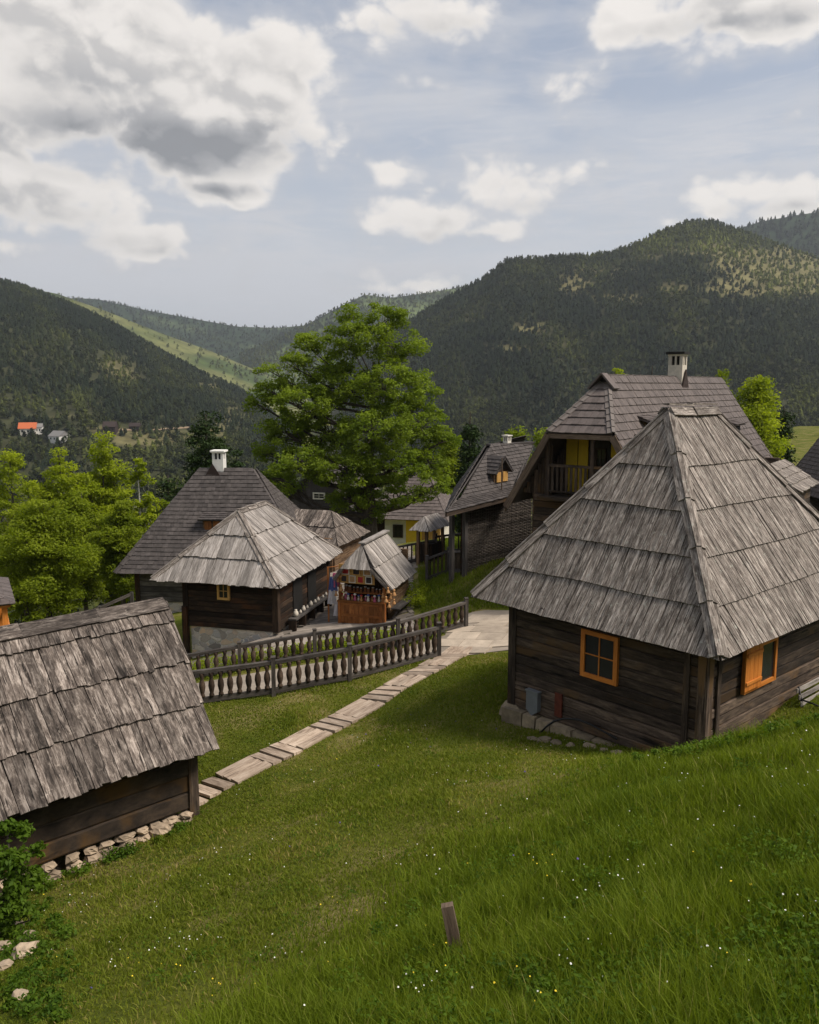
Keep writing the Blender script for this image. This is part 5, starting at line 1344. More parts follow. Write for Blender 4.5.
# ================================================================== trees
def leaf_arrays(C,n,rad,leaf,r,flat=.75,upb=1.1):
    k=len(C); per=max(1,n//k); c=np.repeat(C,per,0); rr=np.repeat(rad,per); m=len(c)
    d=r.normal(size=(m,3)); d/=np.linalg.norm(d,axis=1)[:,None]; q=r.uniform(.25,1,m)**.6
    pos=c+d*(rr*q)[:,None]*np.array([1,1,flat])
    nrm=r.normal(size=(m,3))+np.array([0,0,upb])+d*.5; nrm/=np.linalg.norm(nrm,axis=1)[:,None]
    a=np.cross(nrm,r.normal(size=(m,3))); a/=np.linalg.norm(a,axis=1)[:,None]; b=np.cross(nrm,a)
    L=leaf*r.uniform(.6,1.3,m); Wd=L*.55; tw=nrm*(L*.18)[:,None]
    v=np.stack([pos-a*(L*.6)[:,None],pos-b*(Wd*.6)[:,None]+tw,pos+a*(L*.6)[:,None],pos+b*(Wd*.6)[:,None]+tw],1)
    return v.reshape(-1,3),m
def leaf_tree(name,label,cat,base,lobes,nleaf,leaf,lm,bm,tr,seed,group=None,lean=(0,0),flat=.5,clr=.85,ncl=220,cover=.8,trunk_top=None,extra=None):
    """lobes: (x,y,z,rx,rz) relative to base"""
    r=np.random.default_rng(seed); rd=random.Random(seed)
    root=thing(name,label,cat,V3(base),group)
    vol=np.array([l[3]*l[3]*l[4] for l in lobes]); pr=vol**.75; pr=pr/pr.sum()
    C=[];own=[];ctone=[]
    for i in range(ncl):
        j=r.choice(len(lobes),p=pr); l=lobes[j]; d=r.normal(size=3); d/=np.linalg.norm(d); q=r.uniform(.25,1)**.45
        C.append((l[0]+d[0]*l[3]*q,l[1]+d[1]*l[3]*q*.9,l[2]+d[2]*l[4]*q)); own.append(j); ctone.append(r.uniform(0,1))
    C=np.array(C); rad=clr*r.uniform(.55,1.25,ncl)
    # crown
    V,m=leaf_arrays(C,nleaf,rad,leaf,r,flat); per=max(1,nleaf//ncl)
    tone=np.clip(np.repeat(ctone,per)*.6+r.uniform(0,.4,m),0,1)
    cr=fast_mesh('crown',V,np.arange(m*4).reshape(-1,4),None,tone,lm,False,root)
    mb=MB(); zt=trunk_top or max(l[2] for l in lobes)
    axp=[]; n=9
    for i in range(n):
        t=i/(n-1); axp.append(V3((lean[0]*t*t+.12*math.sin(t*5+seed)*tr*3,lean[1]*t*t+.1*math.cos(t*4+seed)*tr*3,zt*t-.3*(1-t))))
    O=V3(base)
    mb.tube([p+O for p in axp],[tr*(1.35 if i==0 else 1)*(1-.86*(i/(n-1)))+.01 for i in range(n)],9)
    for j,l in enumerate(lobes):
        c=V3(l[:3]); hz=max(zt*.16,min(c.z-.35*math.hypot(c.x,c.y)-.2*l[4],zt*.9)); t=(hz+.0)/zt
        i=t*(n-1); i0=min(int(i),n-2); s=axp[i0]+(axp[i0+1]-axp[i0])*(i-i0)
        r0=tr*(1-.86*t)*.6
        md=(s+c)/2+V3((rd.uniform(-.2,.2),rd.uniform(-.2,.2),-.1*(c-s).length))
        q1=s+(md-s)*.5+V3((0,0,.02)); pts=[s,q1,md,(md+c)/2,c]
        mb.tube([p+O for p in pts],[r0,r0*.8,r0*.6,r0*.42,r0*.2],6)
        ks=[k for k in range(ncl) if own[k]==j]; rd.shuffle(ks)
        for k in ks[:int(len(ks)*cover)]:
            e=V3(C[k]); u=rd.uniform(.3,1); b=(md+(c-md)*u); mm=(b+e)/2+V3((rd.uniform(-.1,.1),rd.uniform(-.1,.1),rd.uniform(-.05,.15)))*(e-b).length
            w=r0*.22+.006; mb.tube([b+O,mm+O,e+O],[w,w*.7,w*.3],4,cap=False)
    mb.build('trunk',bm,root)
    return root
# big maple
Yt=50.0; bx=P(372,540,Yt); bz=t1(bx.x,bx.y); base=V3((bx.x,bx.y,bz)); BT=V3((bx.x,bx.y,bz))
lob=[]; r0=random.Random(5)
for px,py,rx,ry,dy in [(352,314,15,12,0),(382,322,30,20,.6),(350,340,32,22,-.4),(395,345,32,26,.4),(305,345,20,13,.5),(285,362,22,12,-.3),(320,368,32,20,.8),
        (272,392,22,12,.2),(264,368,12,7,.1),(282,380,18,9,.3),(258,405,14,9,.3),(265,450,16,12,.5),(445,440,14,14,.2),(300,402,36,22,-.8),(345,385,40,28,.8),(390,388,40,32,-.8),(425,385,18,22,.6),(420,420,32,28,.4),(375,430,45,28,-1.8),(325,432,42,26,1.0),(285,432,30,18,-.4),
        (300,462,38,20,-1.2),(345,468,42,24,-1.6),(395,466,42,26,-.8),(430,458,24,26,.5),(435,485,18,15,.2),(280,478,26,14,.6),(400,497,36,14,.2),(350,498,26,12,-1.0),(372,515,16,12,-.3),(365,500,24,14,1.2),(285,490,22,9,.5)]:
    c=P(px,py,Yt+dy*1.0); lob.append((c.x-base.x,c.y-base.y,c.z-base.z,rx*Yt/860,ry*Yt/860))
lob=[(a,b_,c_,d_*.90,e_*.84) for a,b_,c_,d_,e_ in lob]
leaf_tree('maple_tree','big leafy maple tree standing in the middle among the cabins','tree',base,lob,92000,.14,M['leaf_big'],M['bark'],.46,3,flat=.6,ncl=900,clr=.52,trunk_top=11.0)
# left deciduous trees
def proto_lobes(H,Wd,seed,n=11,cone=False):
    r=random.Random(seed); L=[]
    for i in range(n):
        t=(i+.5)/n; w=Wd*(math.sin(math.pi*min(1,(t*.85+.12)))**.7 if not cone else (1-t)*.95+.06)
        a=i*2.4+r.uniform(-.4,.4); L.append((w*.55*math.cos(a),w*.55*math.sin(a),H*(.22+.70*t),w*.58,H*.11))
    if cone: return [(0.25*Wd*(1-t)*math.cos(i*2.4),0.25*Wd*(1-t)*math.sin(i*2.4),H*(.15+.83*t),Wd*(.08+.72*(1-t)),H*.045) for i,t in enumerate([k/17 for k in range(18)])]
    L.append((0,0,H*.5,Wd*.5,H*.2)); L.append((0,0,H*.9,Wd*.28,H*.09)); return L
def put(tree_px,top_py,base_fn=None): pass
def tree_at(px,top,Y,Wpx,seed,label,lm,bm,nleaf,leaf,name='tree',group=None,cone=False,tr=.16,ncl=200,zb=None,clr=None):
    p=P(px,top,Y); zb=t1(p.x,p.y) if zb is None else zb; H=p.z-zb; Wd=Wpx*Y/860
    return leaf_tree(name,label,'tree',(p.x,p.y,zb),proto_lobes(H*1.0,Wd,seed,cone=cone),nleaf,leaf,lm,bm,tr,seed,group,ncl=ncl,clr=clr or Wd*.3,trunk_top=H*.97)
GL='leafy trees on the slope at the left'
tree_at(42,498,41,47,21,'bushy tree nearest the orange-posted gazebo, in front of the other left trees',M['leaf_mid'],M['bark'],42000,.125,'deciduous_tree',GL,ncl=420)
tree_at(100,434,62,34,22,'rounded bright green tree rising highest of the left group',M['leaf_birch'],M['bark'],30000,.18,'deciduous_tree',GL,ncl=230)
tree_at(58,446,60,36,23,'bright spring-green tree left of the tallest rounded one',M['leaf_birch'],M['bark'],30000,.18,'deciduous_tree',GL,ncl=230)
tree_at(137,452,58,22,24,'slender birch with white trunk, nearest to the big dark-roofed house',M['leaf_birch'],M['birch'],8000,.2,'birch_tree',GL,ncl=110,tr=.13)
tree_at(10,448,66,36,25,'yellowish green tree partly cut by the left picture edge',M['leaf_birch'],M['bark'],30000,.18,'deciduous_tree',GL,ncl=200)
tree_at(160,494,60,22,26,'lower green tree just left of the dark shingle roof',M['leaf_mid'],M['bark'],12000,.22,'deciduous_tree',GL,ncl=150)
tree_at(118,500,52,30,27,'darker green tree in the second row in front of the birch',M['leaf_mid'],M['bark'],26000,.15,'deciduous_tree',GL,ncl=200)
tree_at(80,488,55,32,28,'mid green tree filling the gap between the front bushy tree and the bright ones',M['leaf_mid'],M['bark'],26000,.15,'deciduous_tree',GL,ncl=200)
tree_at(-40,470,58,40,29,'broad green tree outside the left picture edge',M['leaf_mid'],M['bark'],12000,.26,'deciduous_tree',GL,ncl=150)
tree_at(20,520,52,36,30,'low green tree behind the gazebo roof at the left edge',M['leaf_mid'],M['bark'],14000,.2,'deciduous_tree',GL,ncl=150)
# dark pine behind chimney
tree_at(206,408,62,62,31,'dark green pine rising behind the white chimney',M['leaf_dark'],M['bark'],52000,.2,'pine_tree',None,True,ncl=260,clr=1.0)
tree_at(168,470,72,20,32,'small dark tree between the birch and the dark pine',M['leaf_dark'],M['bark'],9000,.26,'pine_tree',None,True,ncl=120,clr=1.0)
tree_at(236,448,75,18,33,'small dark pine between the white chimney and the big maple',M['leaf_dark'],M['bark'],8000,.26,'pine_tree',None,True,ncl=110,clr=1.0)
# right side trees behind big house
tree_at(759,374,62,22,41,'bright yellow-green tree behind the right slope of the tall tiled roof',M['leaf_birch'],M['bark'],20000,.2,'deciduous_tree',None,ncl=230,clr=1.1)
tree_at(784,402,66,15,42,'dark conifer just right of the bright yellow-green tree',M['leaf_dark'],M['bark'],12000,.22,'conifer_tree',None,True,ncl=150,clr=.9)
tree_at(722,370,60,10,43,'thin green treetop peeking over the right end of the tiled ridge',M['leaf_mid'],M['bark'],5000,.18,'deciduous_tree',None,ncl=80,clr=.6)
tree_at(616,366,60,16,44,'sparse yellowish treetop peeking over the left end of the tiled ridge',M['leaf_birch'],M['bark'],3500,.18,'deciduous_tree',None,ncl=60,clr=.6)
tree_at(653,361,62,6,45,'small dark conifer tip left of the plastered chimney',M['leaf_dark'],M['bark'],3000,.2,'conifer_tree',None,True,ncl=60,clr=.5)
tree_at(470,408,66,14,46,'dark green tree between the big maple and the wicker house roof',M['leaf_dark'],M['bark'],9000,.24,'conifer_tree',None,True,ncl=120,clr=.9)
tree_at(450,430,70,14,47,'green tree directly behind the right side of the maple',M['leaf_mid'],M['bark'],8000,.24,'deciduous_tree',None,ncl=110,clr=.9)
tree_at(545,424,75,20,48,'low green tree behind the wicker house chimney',M['leaf_mid'],M['bark'],9000,.24,'deciduous_tree',None,ncl=110,clr=1.)
tree_at(515,425,72,18,49,'rounded green tree behind the dark roof with the orange dormer',M['leaf_mid'],M['bark'],9000,.24,'deciduous_tree',None,ncl=110,clr=1.)
tree_at(275,470,70,20,50,'dark green tree behind the right hip of the big dark-roofed house',M['leaf_mid'],M['bark'],9000,.24,'deciduous_tree',None,ncl=110,clr=1.)
# elder shrub lower left
b=G(14,935); lob=[]
for px,py,rx,ry,dy in [(12,832,16,10,.3),(30,852,14,9,0),(6,862,18,12,-.2),(22,880,20,10,.1),(4,900,18,14,-.3),(24,908,14,9,.2),(4,930,14,10,0),(-14,860,16,16,0),(-16,910,18,18,.3)]:
    c=P(px,py,b.y-.2+dy); lob.append((c.x-b.x,c.y-b.y,c.z-b.z,rx*b.y/860,ry*b.y/860))
leaf_tree('elder_shrub','leafy green shrub in the lower left corner in front of the shed','shrub',b,lob,5200,.075,M['leaf_shrub'],M['bark'],.035,9,ncl=150,clr=.16)
# lean boards near shrub
p=G(30,900); mb=MB()
mb.beam(p+V3((-.25,.1,-.1)),p+V3((-.28,.15,.55)),.08,.05); tag(mb.build('stake',M['log'],origin=p),'dark wooden stake leaning behind the shrub at lower left','stake')
# stake in foreground
p=G(462,958); root=None; mb=MB(); mb.beam(p-UPV*.2,p+V3((-.13,.0,.47)),.115,.075,up=V3((0,1,0)),w1=.095,h1=.07); mb.warp(.008,6,3)
tag(mb.build('stake',M['barge'],origin=p),'short weathered wooden stake standing alone in the foreground grass','stake')
# weeds/plants between the fences
# ================================================================== far valley houses
def on_hill(px,py):
    ss=np.linspace(-.1,1,1200); x,y,z=H_left(np.full(1200,float(px)),ss); yy=385-z/y*860
    i=int(np.argmax(yy<py)); return V3((float(x[i]),float(y[i]),float(z[i])))
def far_house(px,py,Y,w,d,hh,rh,ang,wm,rm,label):
    c=on_hill(px,py); k=c.y/Y; w*=k; d*=k; hh*=k; rh*=k; ax=V3((math.cos(ang),math.sin(ang),0)); ay=UPV.cross(ax)
    root=thing('house',label,'house',c,'houses across the valley')
    mb=MB(); mb.box(c-UPV*3,w,d,hh+3,ax=ax); wl=mb.build('wall',wm,root)
    a=c+UPV*hh-ax*(w/2+.5)-ay*(d/2+.6); b=a+ax*(w+1); c2=b+ay*(d+1.2); d2=a+ay*(d+1.2); r0=(a+d2)/2+UPV*rh; r1=(b+c2)/2+UPV*rh
    mb=MB(); mb.prism([a,b,r1,r0],.25); mb.prism([c2,d2,r0,r1],.25)
    mb.prism([c+UPV*hh-ax*w/2-ay*d/2,c+UPV*hh-ax*w/2+ay*d/2,c+UPV*(hh+rh*.9)-ax*w/2] ,.2); mb.prism([c+UPV*hh+ax*w/2+ay*d/2,c+UPV*hh+ax*w/2-ay*d/2,c+UPV*(hh+rh*.9)+ax*w/2],.2)
    mb.build('roof',rm,root)
    for k in (-.28,0.05,.3):
        mb=MB(); mb.box(c+ax*w*k-ay*(d/2+.03)+UPV*hh*.35,w*.12,.1,hh*.4,ax=ax); mb.build('window',M['glass'],root)
far_house(25,434,400,7.5,6,2.6,2.8,.25,M['cream'],M['orange_roof'],'white house with orange roof on the far valley slope')
far_house(34,433,408,5,5,2.8,1.8,.25,M['white'],M['greyroof'],'pale grey-roofed annex just right of the orange-roofed house')
far_house(56,441,380,7,6,2.2,2.4,-.5,M['white'],M['greyroof'],'whitish house with grey roof below and right of the orange-roofed one')
far_house(108,432,420,6,6,2.6,2.6,.1,M['darkred'],M['darkred'],'dark reddish hut on the far clearing, left end of the dirt track')
far_house(133,430,440,5,5,2.0,1.8,.1,M['darkred'],M['darkred'],'smaller dark hut further right along the dirt track')
# dirt track on H_left foot
a=np.linspace(100,190,40); pts=[]
V=[]
for px_ in a:
    for dpy in (1.0,-.6):
        c=on_hill(px_,431+1.5*math.sin((px_-100)/22.)+dpy-2); V.append((c.x,c.y,c.z+.8))
idx=np.arange(80).reshape(40,2); Q=np.stack([idx[:-1,0],idx[1:,0],idx[1:,1],idx[:-1,1]],-1)
o=fast_mesh('dirt_track',np.array(V),Q,None,np.zeros(len(Q)),plain('dirt',(.34,.25,.16),1,.2,.1,0)); tag(o,kind='structure')
# ================================================================== grass
BL=np.array([[0,1200],[180,1040],[300,965],[400,895],[500,830],[640,768],[700,752],[819,718],[1000,680],[1400,600]],float)
clx=np.array([(p.x,p.y) for p in cl])
# world-space boundary of the uncut grass
bw=[G(px_,py_) for px_,py_ in ((300,1000),(400,905),(500,830),(640,765))]
sp1=[G(*q) for q in ((437,656),(447,632),(462,616),(480,610),(520,608),(545,652),(487,654),(443,662))]
sp2=[G(*q) for q in ((170,706),(230,701),(274,693),(350,679),(437,656),(462,629),(398,650),(315,662),(240,674),(170,684))]
def allowed(x,y):
    d=np.full(len(x),9.0)
    for a0 in range(0,len(clx)): d=np.minimum(d,np.hypot(x-clx[a0,0],y-clx[a0,1]))
    ok=d>.36
    ok&=~in_poly(x,y,sp1); ok&=~in_poly(x,y,sp2)
    for poly in ([HA['wc0'],HA['wc1'],HA['wc2'],HA['wc3']],SHED,C2): ok&=~in_poly(x,y,poly)
    ok&=~((x<.3)&(x>-10)&(y>28.0))
    return ok
def blades(name,n,xr,yr,dens,hfun,wid,mat,label,seed,lean=.35):
    r=np.random.default_rng(seed)
    x=r.uniform(*xr,n); y=r.uniform(*yr,n)
    z=T(x,y); dep=y*CP-z*SP; px_=CX+F*x/np.maximum(dep,.1); py_=CY-F*(y*SP+z*CP)/np.maximum(dep,.1)
    k=(dep>1.2)&(px_>-330)&(px_<1250)&(py_<1500)&(r.uniform(0,1,n)<dens(x,y,px_,py_))
    x,y,z,px_,py_=x[k],y[k],z[k],px_[k],py_[k]; k=allowed(x,y); x,y,z,px_,py_=x[k],y[k],z[k],px_[k],py_[k]; n=len(x)
    hh=hfun(x,y,px_,py_)*r.uniform(.5,1.25,n); dist=np.hypot(x,y); w=wid(dist)*r.uniform(.6,1.3,n)
    a=r.uniform(0,6.28,n); la=r.uniform(0,6.28,n); ln=hh*r.uniform(.05,1,n)*lean*1.6
    dx,dy=np.cos(a)*w/2,np.sin(a)*w/2; lx,ly=np.cos(la)*ln,np.sin(la)*ln
    z0=z-.01
    V=np.stack([np.stack([x-dx,y-dy,z0],-1),np.stack([x+dx,y+dy,z0],-1),np.stack([x+dx*.75+lx*.3,y+dy*.75+ly*.3,z0+hh*.55],-1),np.stack([x-dx*.75+lx*.3,y-dy*.75+ly*.3,z0+hh*.55],-1),np.stack([x+lx,y+ly,z0+hh*.95],-1)],1)
    i=np.arange(n)*5; Q=np.stack([i,i+1,i+2,i+3],-1); Tt=np.stack([i+3,i+2,i+4],-1)
    pt=np.clip(.5+.28*np.sin(x*1.3+np.sin(y*1.1)*2)*np.cos(y*.9+x*.4)+.25*np.sin(x*3.1+y*2.3)*np.sin(y*3.7-x),0,1)
    dryp=np.clip(.5+.5*np.sin(x*.9+y*.5+2*np.sin(y*.35)),0,1)
    dd=drymask(x,y)*(1-tall(px_,py_))
    tone=np.clip(r.uniform(0,.42,n)+pt*.32+.42*dd*r.uniform(.3,1.2,n)+(r.uniform(0,1,n)<.06)*.5,0,1)
    print(name,n)
    o=fast_mesh(name,V.reshape(-1,3),Q,Tt,np.concatenate([tone,tone]),mat); tag(o,label,'grass',kind='stuff'); return o
def tall(px_,py_): return sst((py_-np.interp(px_,BL[:,0],BL[:,1])+50)/130.)
DR=[(rng.uniform(.5,2.6),rng.uniform(0,6.28),rng.uniform(0,6.28)) for _ in range(16)]
def drymask(x,y):
    v=np.zeros_like(x,dtype=float)
    for f,a,ph in DR: v+=np.sin(f*(x*math.cos(a)+y*math.sin(a))+ph+.8*np.sin(f*.7*(y*math.cos(a)-x*math.sin(a))))
    return sst((v/4+.05)/.8)
def patch(x,y): return .5+.5*np.sin(x*2.1+1.7*np.sin(y*1.3))*np.sin(y*1.9+1.1*np.sin(x*1.7))
blades('tall_grass',800000,(-6,12),(.8,15),lambda x,y,a,b: tall(a,b)*np.clip(1.15-.035*np.hypot(x,y),.2,1),
    lambda x,y,a,b:(.13+.20*patch(x,y)**1.2)*(.5+.5*tall(a,b)),lambda d:.0055+.0006*d,M['grass'],'tall uncut meadow grass in the foreground',1,.5)
blades('mown_grass',1250000,(-13,11),(3,31),lambda x,y,a,b:(1-.9*tall(a,b))*np.clip(1.2-.03*np.hypot(x,y),.35,1)*(1-.5*drymask(x,y)),
    lambda x,y,a,b:.045+.05*patch(x*.7,y*.7)**2,lambda d:.005+.0010*d,M['mown'],'short mown lawn grass across the slope',2,.8)
blades('bank_grass',60000,(.4,9),(26,46),lambda x,y,a,b:np.ones_like(x),lambda x,y,a,b:.12+.08*patch(x,y),lambda d:.035+d*0,M['grass'],'green grass on the bank beside the kiosk',3,.5)
# broad leafy weeds in the meadow + strip of plants at fences
def tufts(name,pts,nleaf,leaf,rad,mat,label,seed,h=.12):
    r=np.random.default_rng(seed); C=np.array([(p[0],p[1],p[2]+h) for p in pts]); V,m=leaf_arrays(C,nleaf,np.full(len(C),rad)*r.uniform(.5,1.4,len(C)),leaf,r,.8,1.0)
    o=fast_mesh(name,V,np.arange(m*4).reshape(-1,4),None,np.clip(r.uniform(0,1,m),0,1),mat); tag(o,label,'plants',kind='stuff')
r=np.random.default_rng(8); pts=[]
while len(pts)<700:
    px_=r.uniform(330,900); py_=r.uniform(760,1100)
    if tall(np.array(px_),np.array(py_))<.6 or (patch(px_/60,py_/60)<.35) or r.uniform()>.25+.75*(py_-760)/300: continue
    p=G(px_,py_,2,20); pts.append(tuple(p))
tufts('meadow_weeds',pts,34000,.032,.13,M['leaf_shrub'],'broad-leaved weeds growing among the foreground grass',4,.07)
pts=[]
for i in range(90):
    px_=r.uniform(190,400); py_=np.interp(px_,[190,240,315,398],[676,669,655,642])+r.uniform(-4,1); p=G(px_,py_); pts.append(tuple(p))
for i in range(26):
    px_=r.uniform(400,425); p=G(px_,r.uniform(590,612)); pts.append(tuple(p))
tufts('fence_plants',pts,9000,.07,.30,M['leaf_birch'],'light green plants growing behind the farther baluster fence',5,.22)
pts=[]
for i in range(60):
    px_=r.uniform(0,70); py_=r.uniform(905,1020); pts.append(tuple(G(px_,py_)))
for i in range(25):
    px_=r.uniform(40,190); py_=np.interp(px_,[40,190],[884,818])+r.uniform(2,12); pts.append(tuple(G(px_,py_)))
tufts('corner_weeds',pts,6500,.05,.13,M['leaf_shrub'],'low leafy weeds below the shrub and along the foot of the shed',6,.05)
pts=[]
for i in range(40):
    px_=r.uniform(636,819); py_=np.interp(px_,[636,700,819],[762,752,722])+r.uniform(-1,6); pts.append(tuple(G(px_,py_)))
tufts('nettle_weeds',pts,1500,.04,.09,M['leaf_shrub'],'taller weeds along the foot of the big cabin wall',7,.12)
pts=[]
while len(pts)<330:
    px_=r.uniform(20,640); py_=r.uniform(690,1010)
    if r.uniform()>.35+.65*patch(px_/80,py_/50): continue
    p=G(px_,py_,2,30)
    if allowed(np.array([p.x]),np.array([p.y]))[0]: pts.append(tuple(p))
tufts('clover_patch',pts,17000,.028,.17,M['leaf_shrub'],'low clover and plantain leaves spread through the lawn',14,.02)
# flowers
def flowers(name,clusters,n,mat,size,hgt,label,seed,stem=True):
    r=np.random.default_rng(seed); mb=MB(); k=0
    cl_=[(r.uniform(-20,840),r.uniform(690,1020),r.uniform(10,30)) for _ in range(clusters)]
    while k<n:
        c=cl_[r.integers(len(cl_))] if r.uniform()<.72 else (r.uniform(0,819),r.uniform(700,1020),40)
        px_=c[0]+r.normal()*c[2]; py_=c[1]+r.normal()*c[2]*.5
        if py_<690 or py_>1060: continue
        p=G(px_,py_,2,30)
        if not allowed(np.array([p.x]),np.array([p.y]))[0]: continue
        t=float(tall(np.array(px_),np.array(py_))); z=p.z+hgt*(.35+.65*t)*r.uniform(.7,1.3); s=size*r.uniform(.6,1.2)*(1+.02*p.y)
        tl=V3((r.normal()*.3,r.normal()*.3-.3,1)).normalized(); a=tl.orthogonal().normalized(); b=tl.cross(a); cc=V3((p.x,p.y,z)); q=6
        ring=[cc+(a*math.cos(6.283*i/q)+b*math.sin(6.283*i/q))*s*(1 if i%2 else .8) for i in range(q)]
        mb.prism(ring,s*.35)
        k+=1
    o=mb.build(name,mat); tag(o,label,'flowers',kind='stuff')
flowers('white_flowers',34,340,M['fwhite'],.0072,.15,'tiny white daisies scattered through the grass',1)
flowers('yellow_flowers',12,55,M['fyellow'],.0075,.16,'small yellow flowers dotted in the meadow',2)
flowers('purple_flowers',4,24,M['fpurple'],.013,.18,'few small purple flowers in the foreground meadow',3)
# ================================================================== sky
w=bpy.data.worlds.new("World"); scene.world=w; w.use_nodes=True; nt=w.node_tree; nt.nodes.clear()
SUN_EL=math.radians(52); SUN_AZ=math.radians(106)   # azimuth clockwise from +Y
BLOBS=[(110,60,235,85,1.0),(245,105,108,72,1.0),(60,20,150,60,.9),(200,150,90,38,.85),(150,120,150,52,1.0),(215,190,70,20,.55),(30,190,100,45,.8),(70,215,92,32,.7),(150,238,64,22,.55),(-10,160,60,50,.8),
 (515,185,84,27,.55),(440,222,56,26,.55),(475,232,60,12,.4),(400,172,36,14,.4),(425,5,90,42,.55),(436,84,42,22,.36),(720,4,125,34,.6),(800,20,60,24,.5),
 (775,190,84,24,.5),(800,205,50,18,.5),(797,112,18,14,.3),(432,284,54,11,.34),(390,290,20,8,.3),(560,75,34,14,.16),(225,232,26,9,.28),(10,245,40,10,.4),(490,70,18,8,.2)]
WISPS=[(620,200,90,30,.5),(720,150,50,60,.4),(560,80,60,30,.5),(250,215,80,25,.6),(480,130,80,30,.4),(380,215,60,60,.4)]
def blobs(t,azel,B,smooth=False):
    e=None
    for px_,py_,rx,ry,wt in B:
        d=P(px_,py_,1).normalized(); a0=math.atan2(d.x,d.y); e0=math.asin(d.z); sx_=860/rx; sy_=860/(ry*.95)
        n=t.nodes.new('ShaderNodeVectorMath'); n.operation='MULTIPLY_ADD'; t.links.new(azel,n.inputs[0]); n.inputs[1].default_value=(sx_,sy_,0); n.inputs[2].default_value=(-a0*sx_,-e0*sy_,0)
        m=t.nodes.new('ShaderNodeVectorMath'); m.operation='LENGTH'; t.links.new(n.outputs[0],m.inputs[0])
        b=ma(t,'MULTIPLY_ADD',m.outputs['Value'],-wt,1.08*wt)
        e=b if e is None else (ma(t,'SMOOTH_MAX',e,b,.08) if smooth else ma(t,'MAXIMUM',e,b))
    return e
def azel_of(t,v):
    sx=t.nodes.new('ShaderNodeSeparateXYZ'); t.links.new(v,sx.inputs[0]); az=ma(t,'ARCTAN2',sx.outputs[0],sx.outputs[1]); el=ma(t,'ARCSINE',sx.outputs[2])
    c=t.nodes.new('ShaderNodeCombineXYZ'); t.links.new(az,c.inputs[0]); t.links.new(el,c.inputs[1]); return c.outputs[0],az,sx.outputs[2]
tc=nt.nodes.new('ShaderNodeTexCoord'); vec=tc.outputs['Generated']
wn=nt.nodes.new('ShaderNodeTexNoise'); wn.inputs['Scale'].default_value=14; wn.inputs['Detail'].default_value=2; nt.links.new(vec,wn.inputs['Vector'])
wv=nt.nodes.new('ShaderNodeVectorMath'); wv.operation='MULTIPLY_ADD'; wv.inputs[1].default_value=(.03,.03,.03); nt.links.new(wn.outputs['Color'],wv.inputs[0]); nt.links.new(vec,wv.inputs[2]); wvec=wv.outputs[0]
azel,az,zel=azel_of(nt,vec)
e=blobs(nt,azel,BLOBS,True); e=ma(nt,'MAXIMUM',e,-.42)
out=ma(nt,'SUBTRACT',1,ma(nt,'COMPARE',az,0,.8)); e=ma(nt,'ADD',e,ma(nt,'MULTIPLY',out,.40))
def dens(v,full=True):
    # rounded billows: inverted cell distance at three sizes plus fractal noise
    r=None
    for sc,w_ in (((11,.42),(27,.22),(60,.10)) if full else ((11,.42),(27,.22))):
        vo=nt.nodes.new('ShaderNodeTexVoronoi'); vo.feature='F1'; vo.inputs['Scale'].default_value=sc; nt.links.new(mp(nt,v,(1,1,1.35)),vo.inputs['Vector'])
        k=ma(nt,'MULTIPLY_ADD',vo.outputs['Distance'],-w_*2,w_*.9); r=k if r is None else ma(nt,'ADD',r,k)
    n1=nz(nt,mp(nt,v,(1,1,1.5)),8,11 if full else 6,.68,.1)
    return ma(nt,'ADD',r,ma(nt,'MULTIPLY',ma(nt,'SUBTRACT',n1,.52),1.15))
def offv(v,o):
    n=nt.nodes.new('ShaderNodeVectorMath'); n.operation='ADD'; nt.links.new(v,n.inputs[0]); n.inputs[1].default_value=o; return n.outputs[0]
DA=dens(wvec); DB=dens(offv(wvec,(.012,0,.014)),False)
A0=ma(nt,'ADD',e,DA)
shb=blobs(nt,azel,[(160,148,150,30,1.0),(70,125,120,30,.6),(240,146,95,24,.85),(215,190,60,10,.6),(60,85,120,30,.15),(60,240,100,12,.5),(20,215,80,18,.35),(440,240,56,10,.6),(530,206,70,10,.55),(430,30,90,14,.55),(440,92,34,12,.5),(720,24,120,12,.6),(780,208,80,10,.5),(120,165,110,22,.55),(160,252,60,8,.4)])
shb=ma(nt,'MAXIMUM',shb,0)
sk=nt.nodes.new('ShaderNodeTexSky'); sk.sky_type='NISHITA'; sk.sun_disc=False; sk.sun_elevation=SUN_EL; sk.sun_rotation=SUN_AZ; sk.air_density=1.0; sk.dust_density=2.0; sk.ozone_density=1.2; sk.altitude=500
SKY=.105
skys=nt.nodes.new('ShaderNodeVectorMath'); skys.operation='SCALE'; nt.links.new(sk.outputs[0],skys.inputs[0]); skys.inputs['Scale'].default_value=SKY
ci=nz(nt,mp(nt,vec,(1.6,1.6,9)),2.2,6,.6,.6)
veil=ma(nt,'MULTIPLY',maprange(nt,ci,.38,.72),.40)
veil=ma(nt,'ADD',veil,ma(nt,'ADD',.36,maprange(nt,zel,0,.40,.60,0)),clamp=True)
VC=(.585,.595,.63); c1=mixc(nt,veil,skys.outputs[0],VC)
cw=nz(nt,mp(nt,vec,(5,5,26),(2,1,5)),2.2,8,.66,1.2)
wsp=ma(nt,'MULTIPLY',maprange(nt,ma(nt,'ADD',cw,ma(nt,'MULTIPLY',ma(nt,'MAXIMUM',blobs(nt,azel,WISPS),0),.35)),.52,.85),.55)
c1=mixc(nt,wsp,c1,(.64,.63,.65))
alpha=maprange(nt,A0,-.05,.30)
soft=maprange(nt,A0,-.45,.12,0,.42)
edge=ma(nt,'SUBTRACT',DA,DB); lit=maprange(nt,edge,-.22,.26)
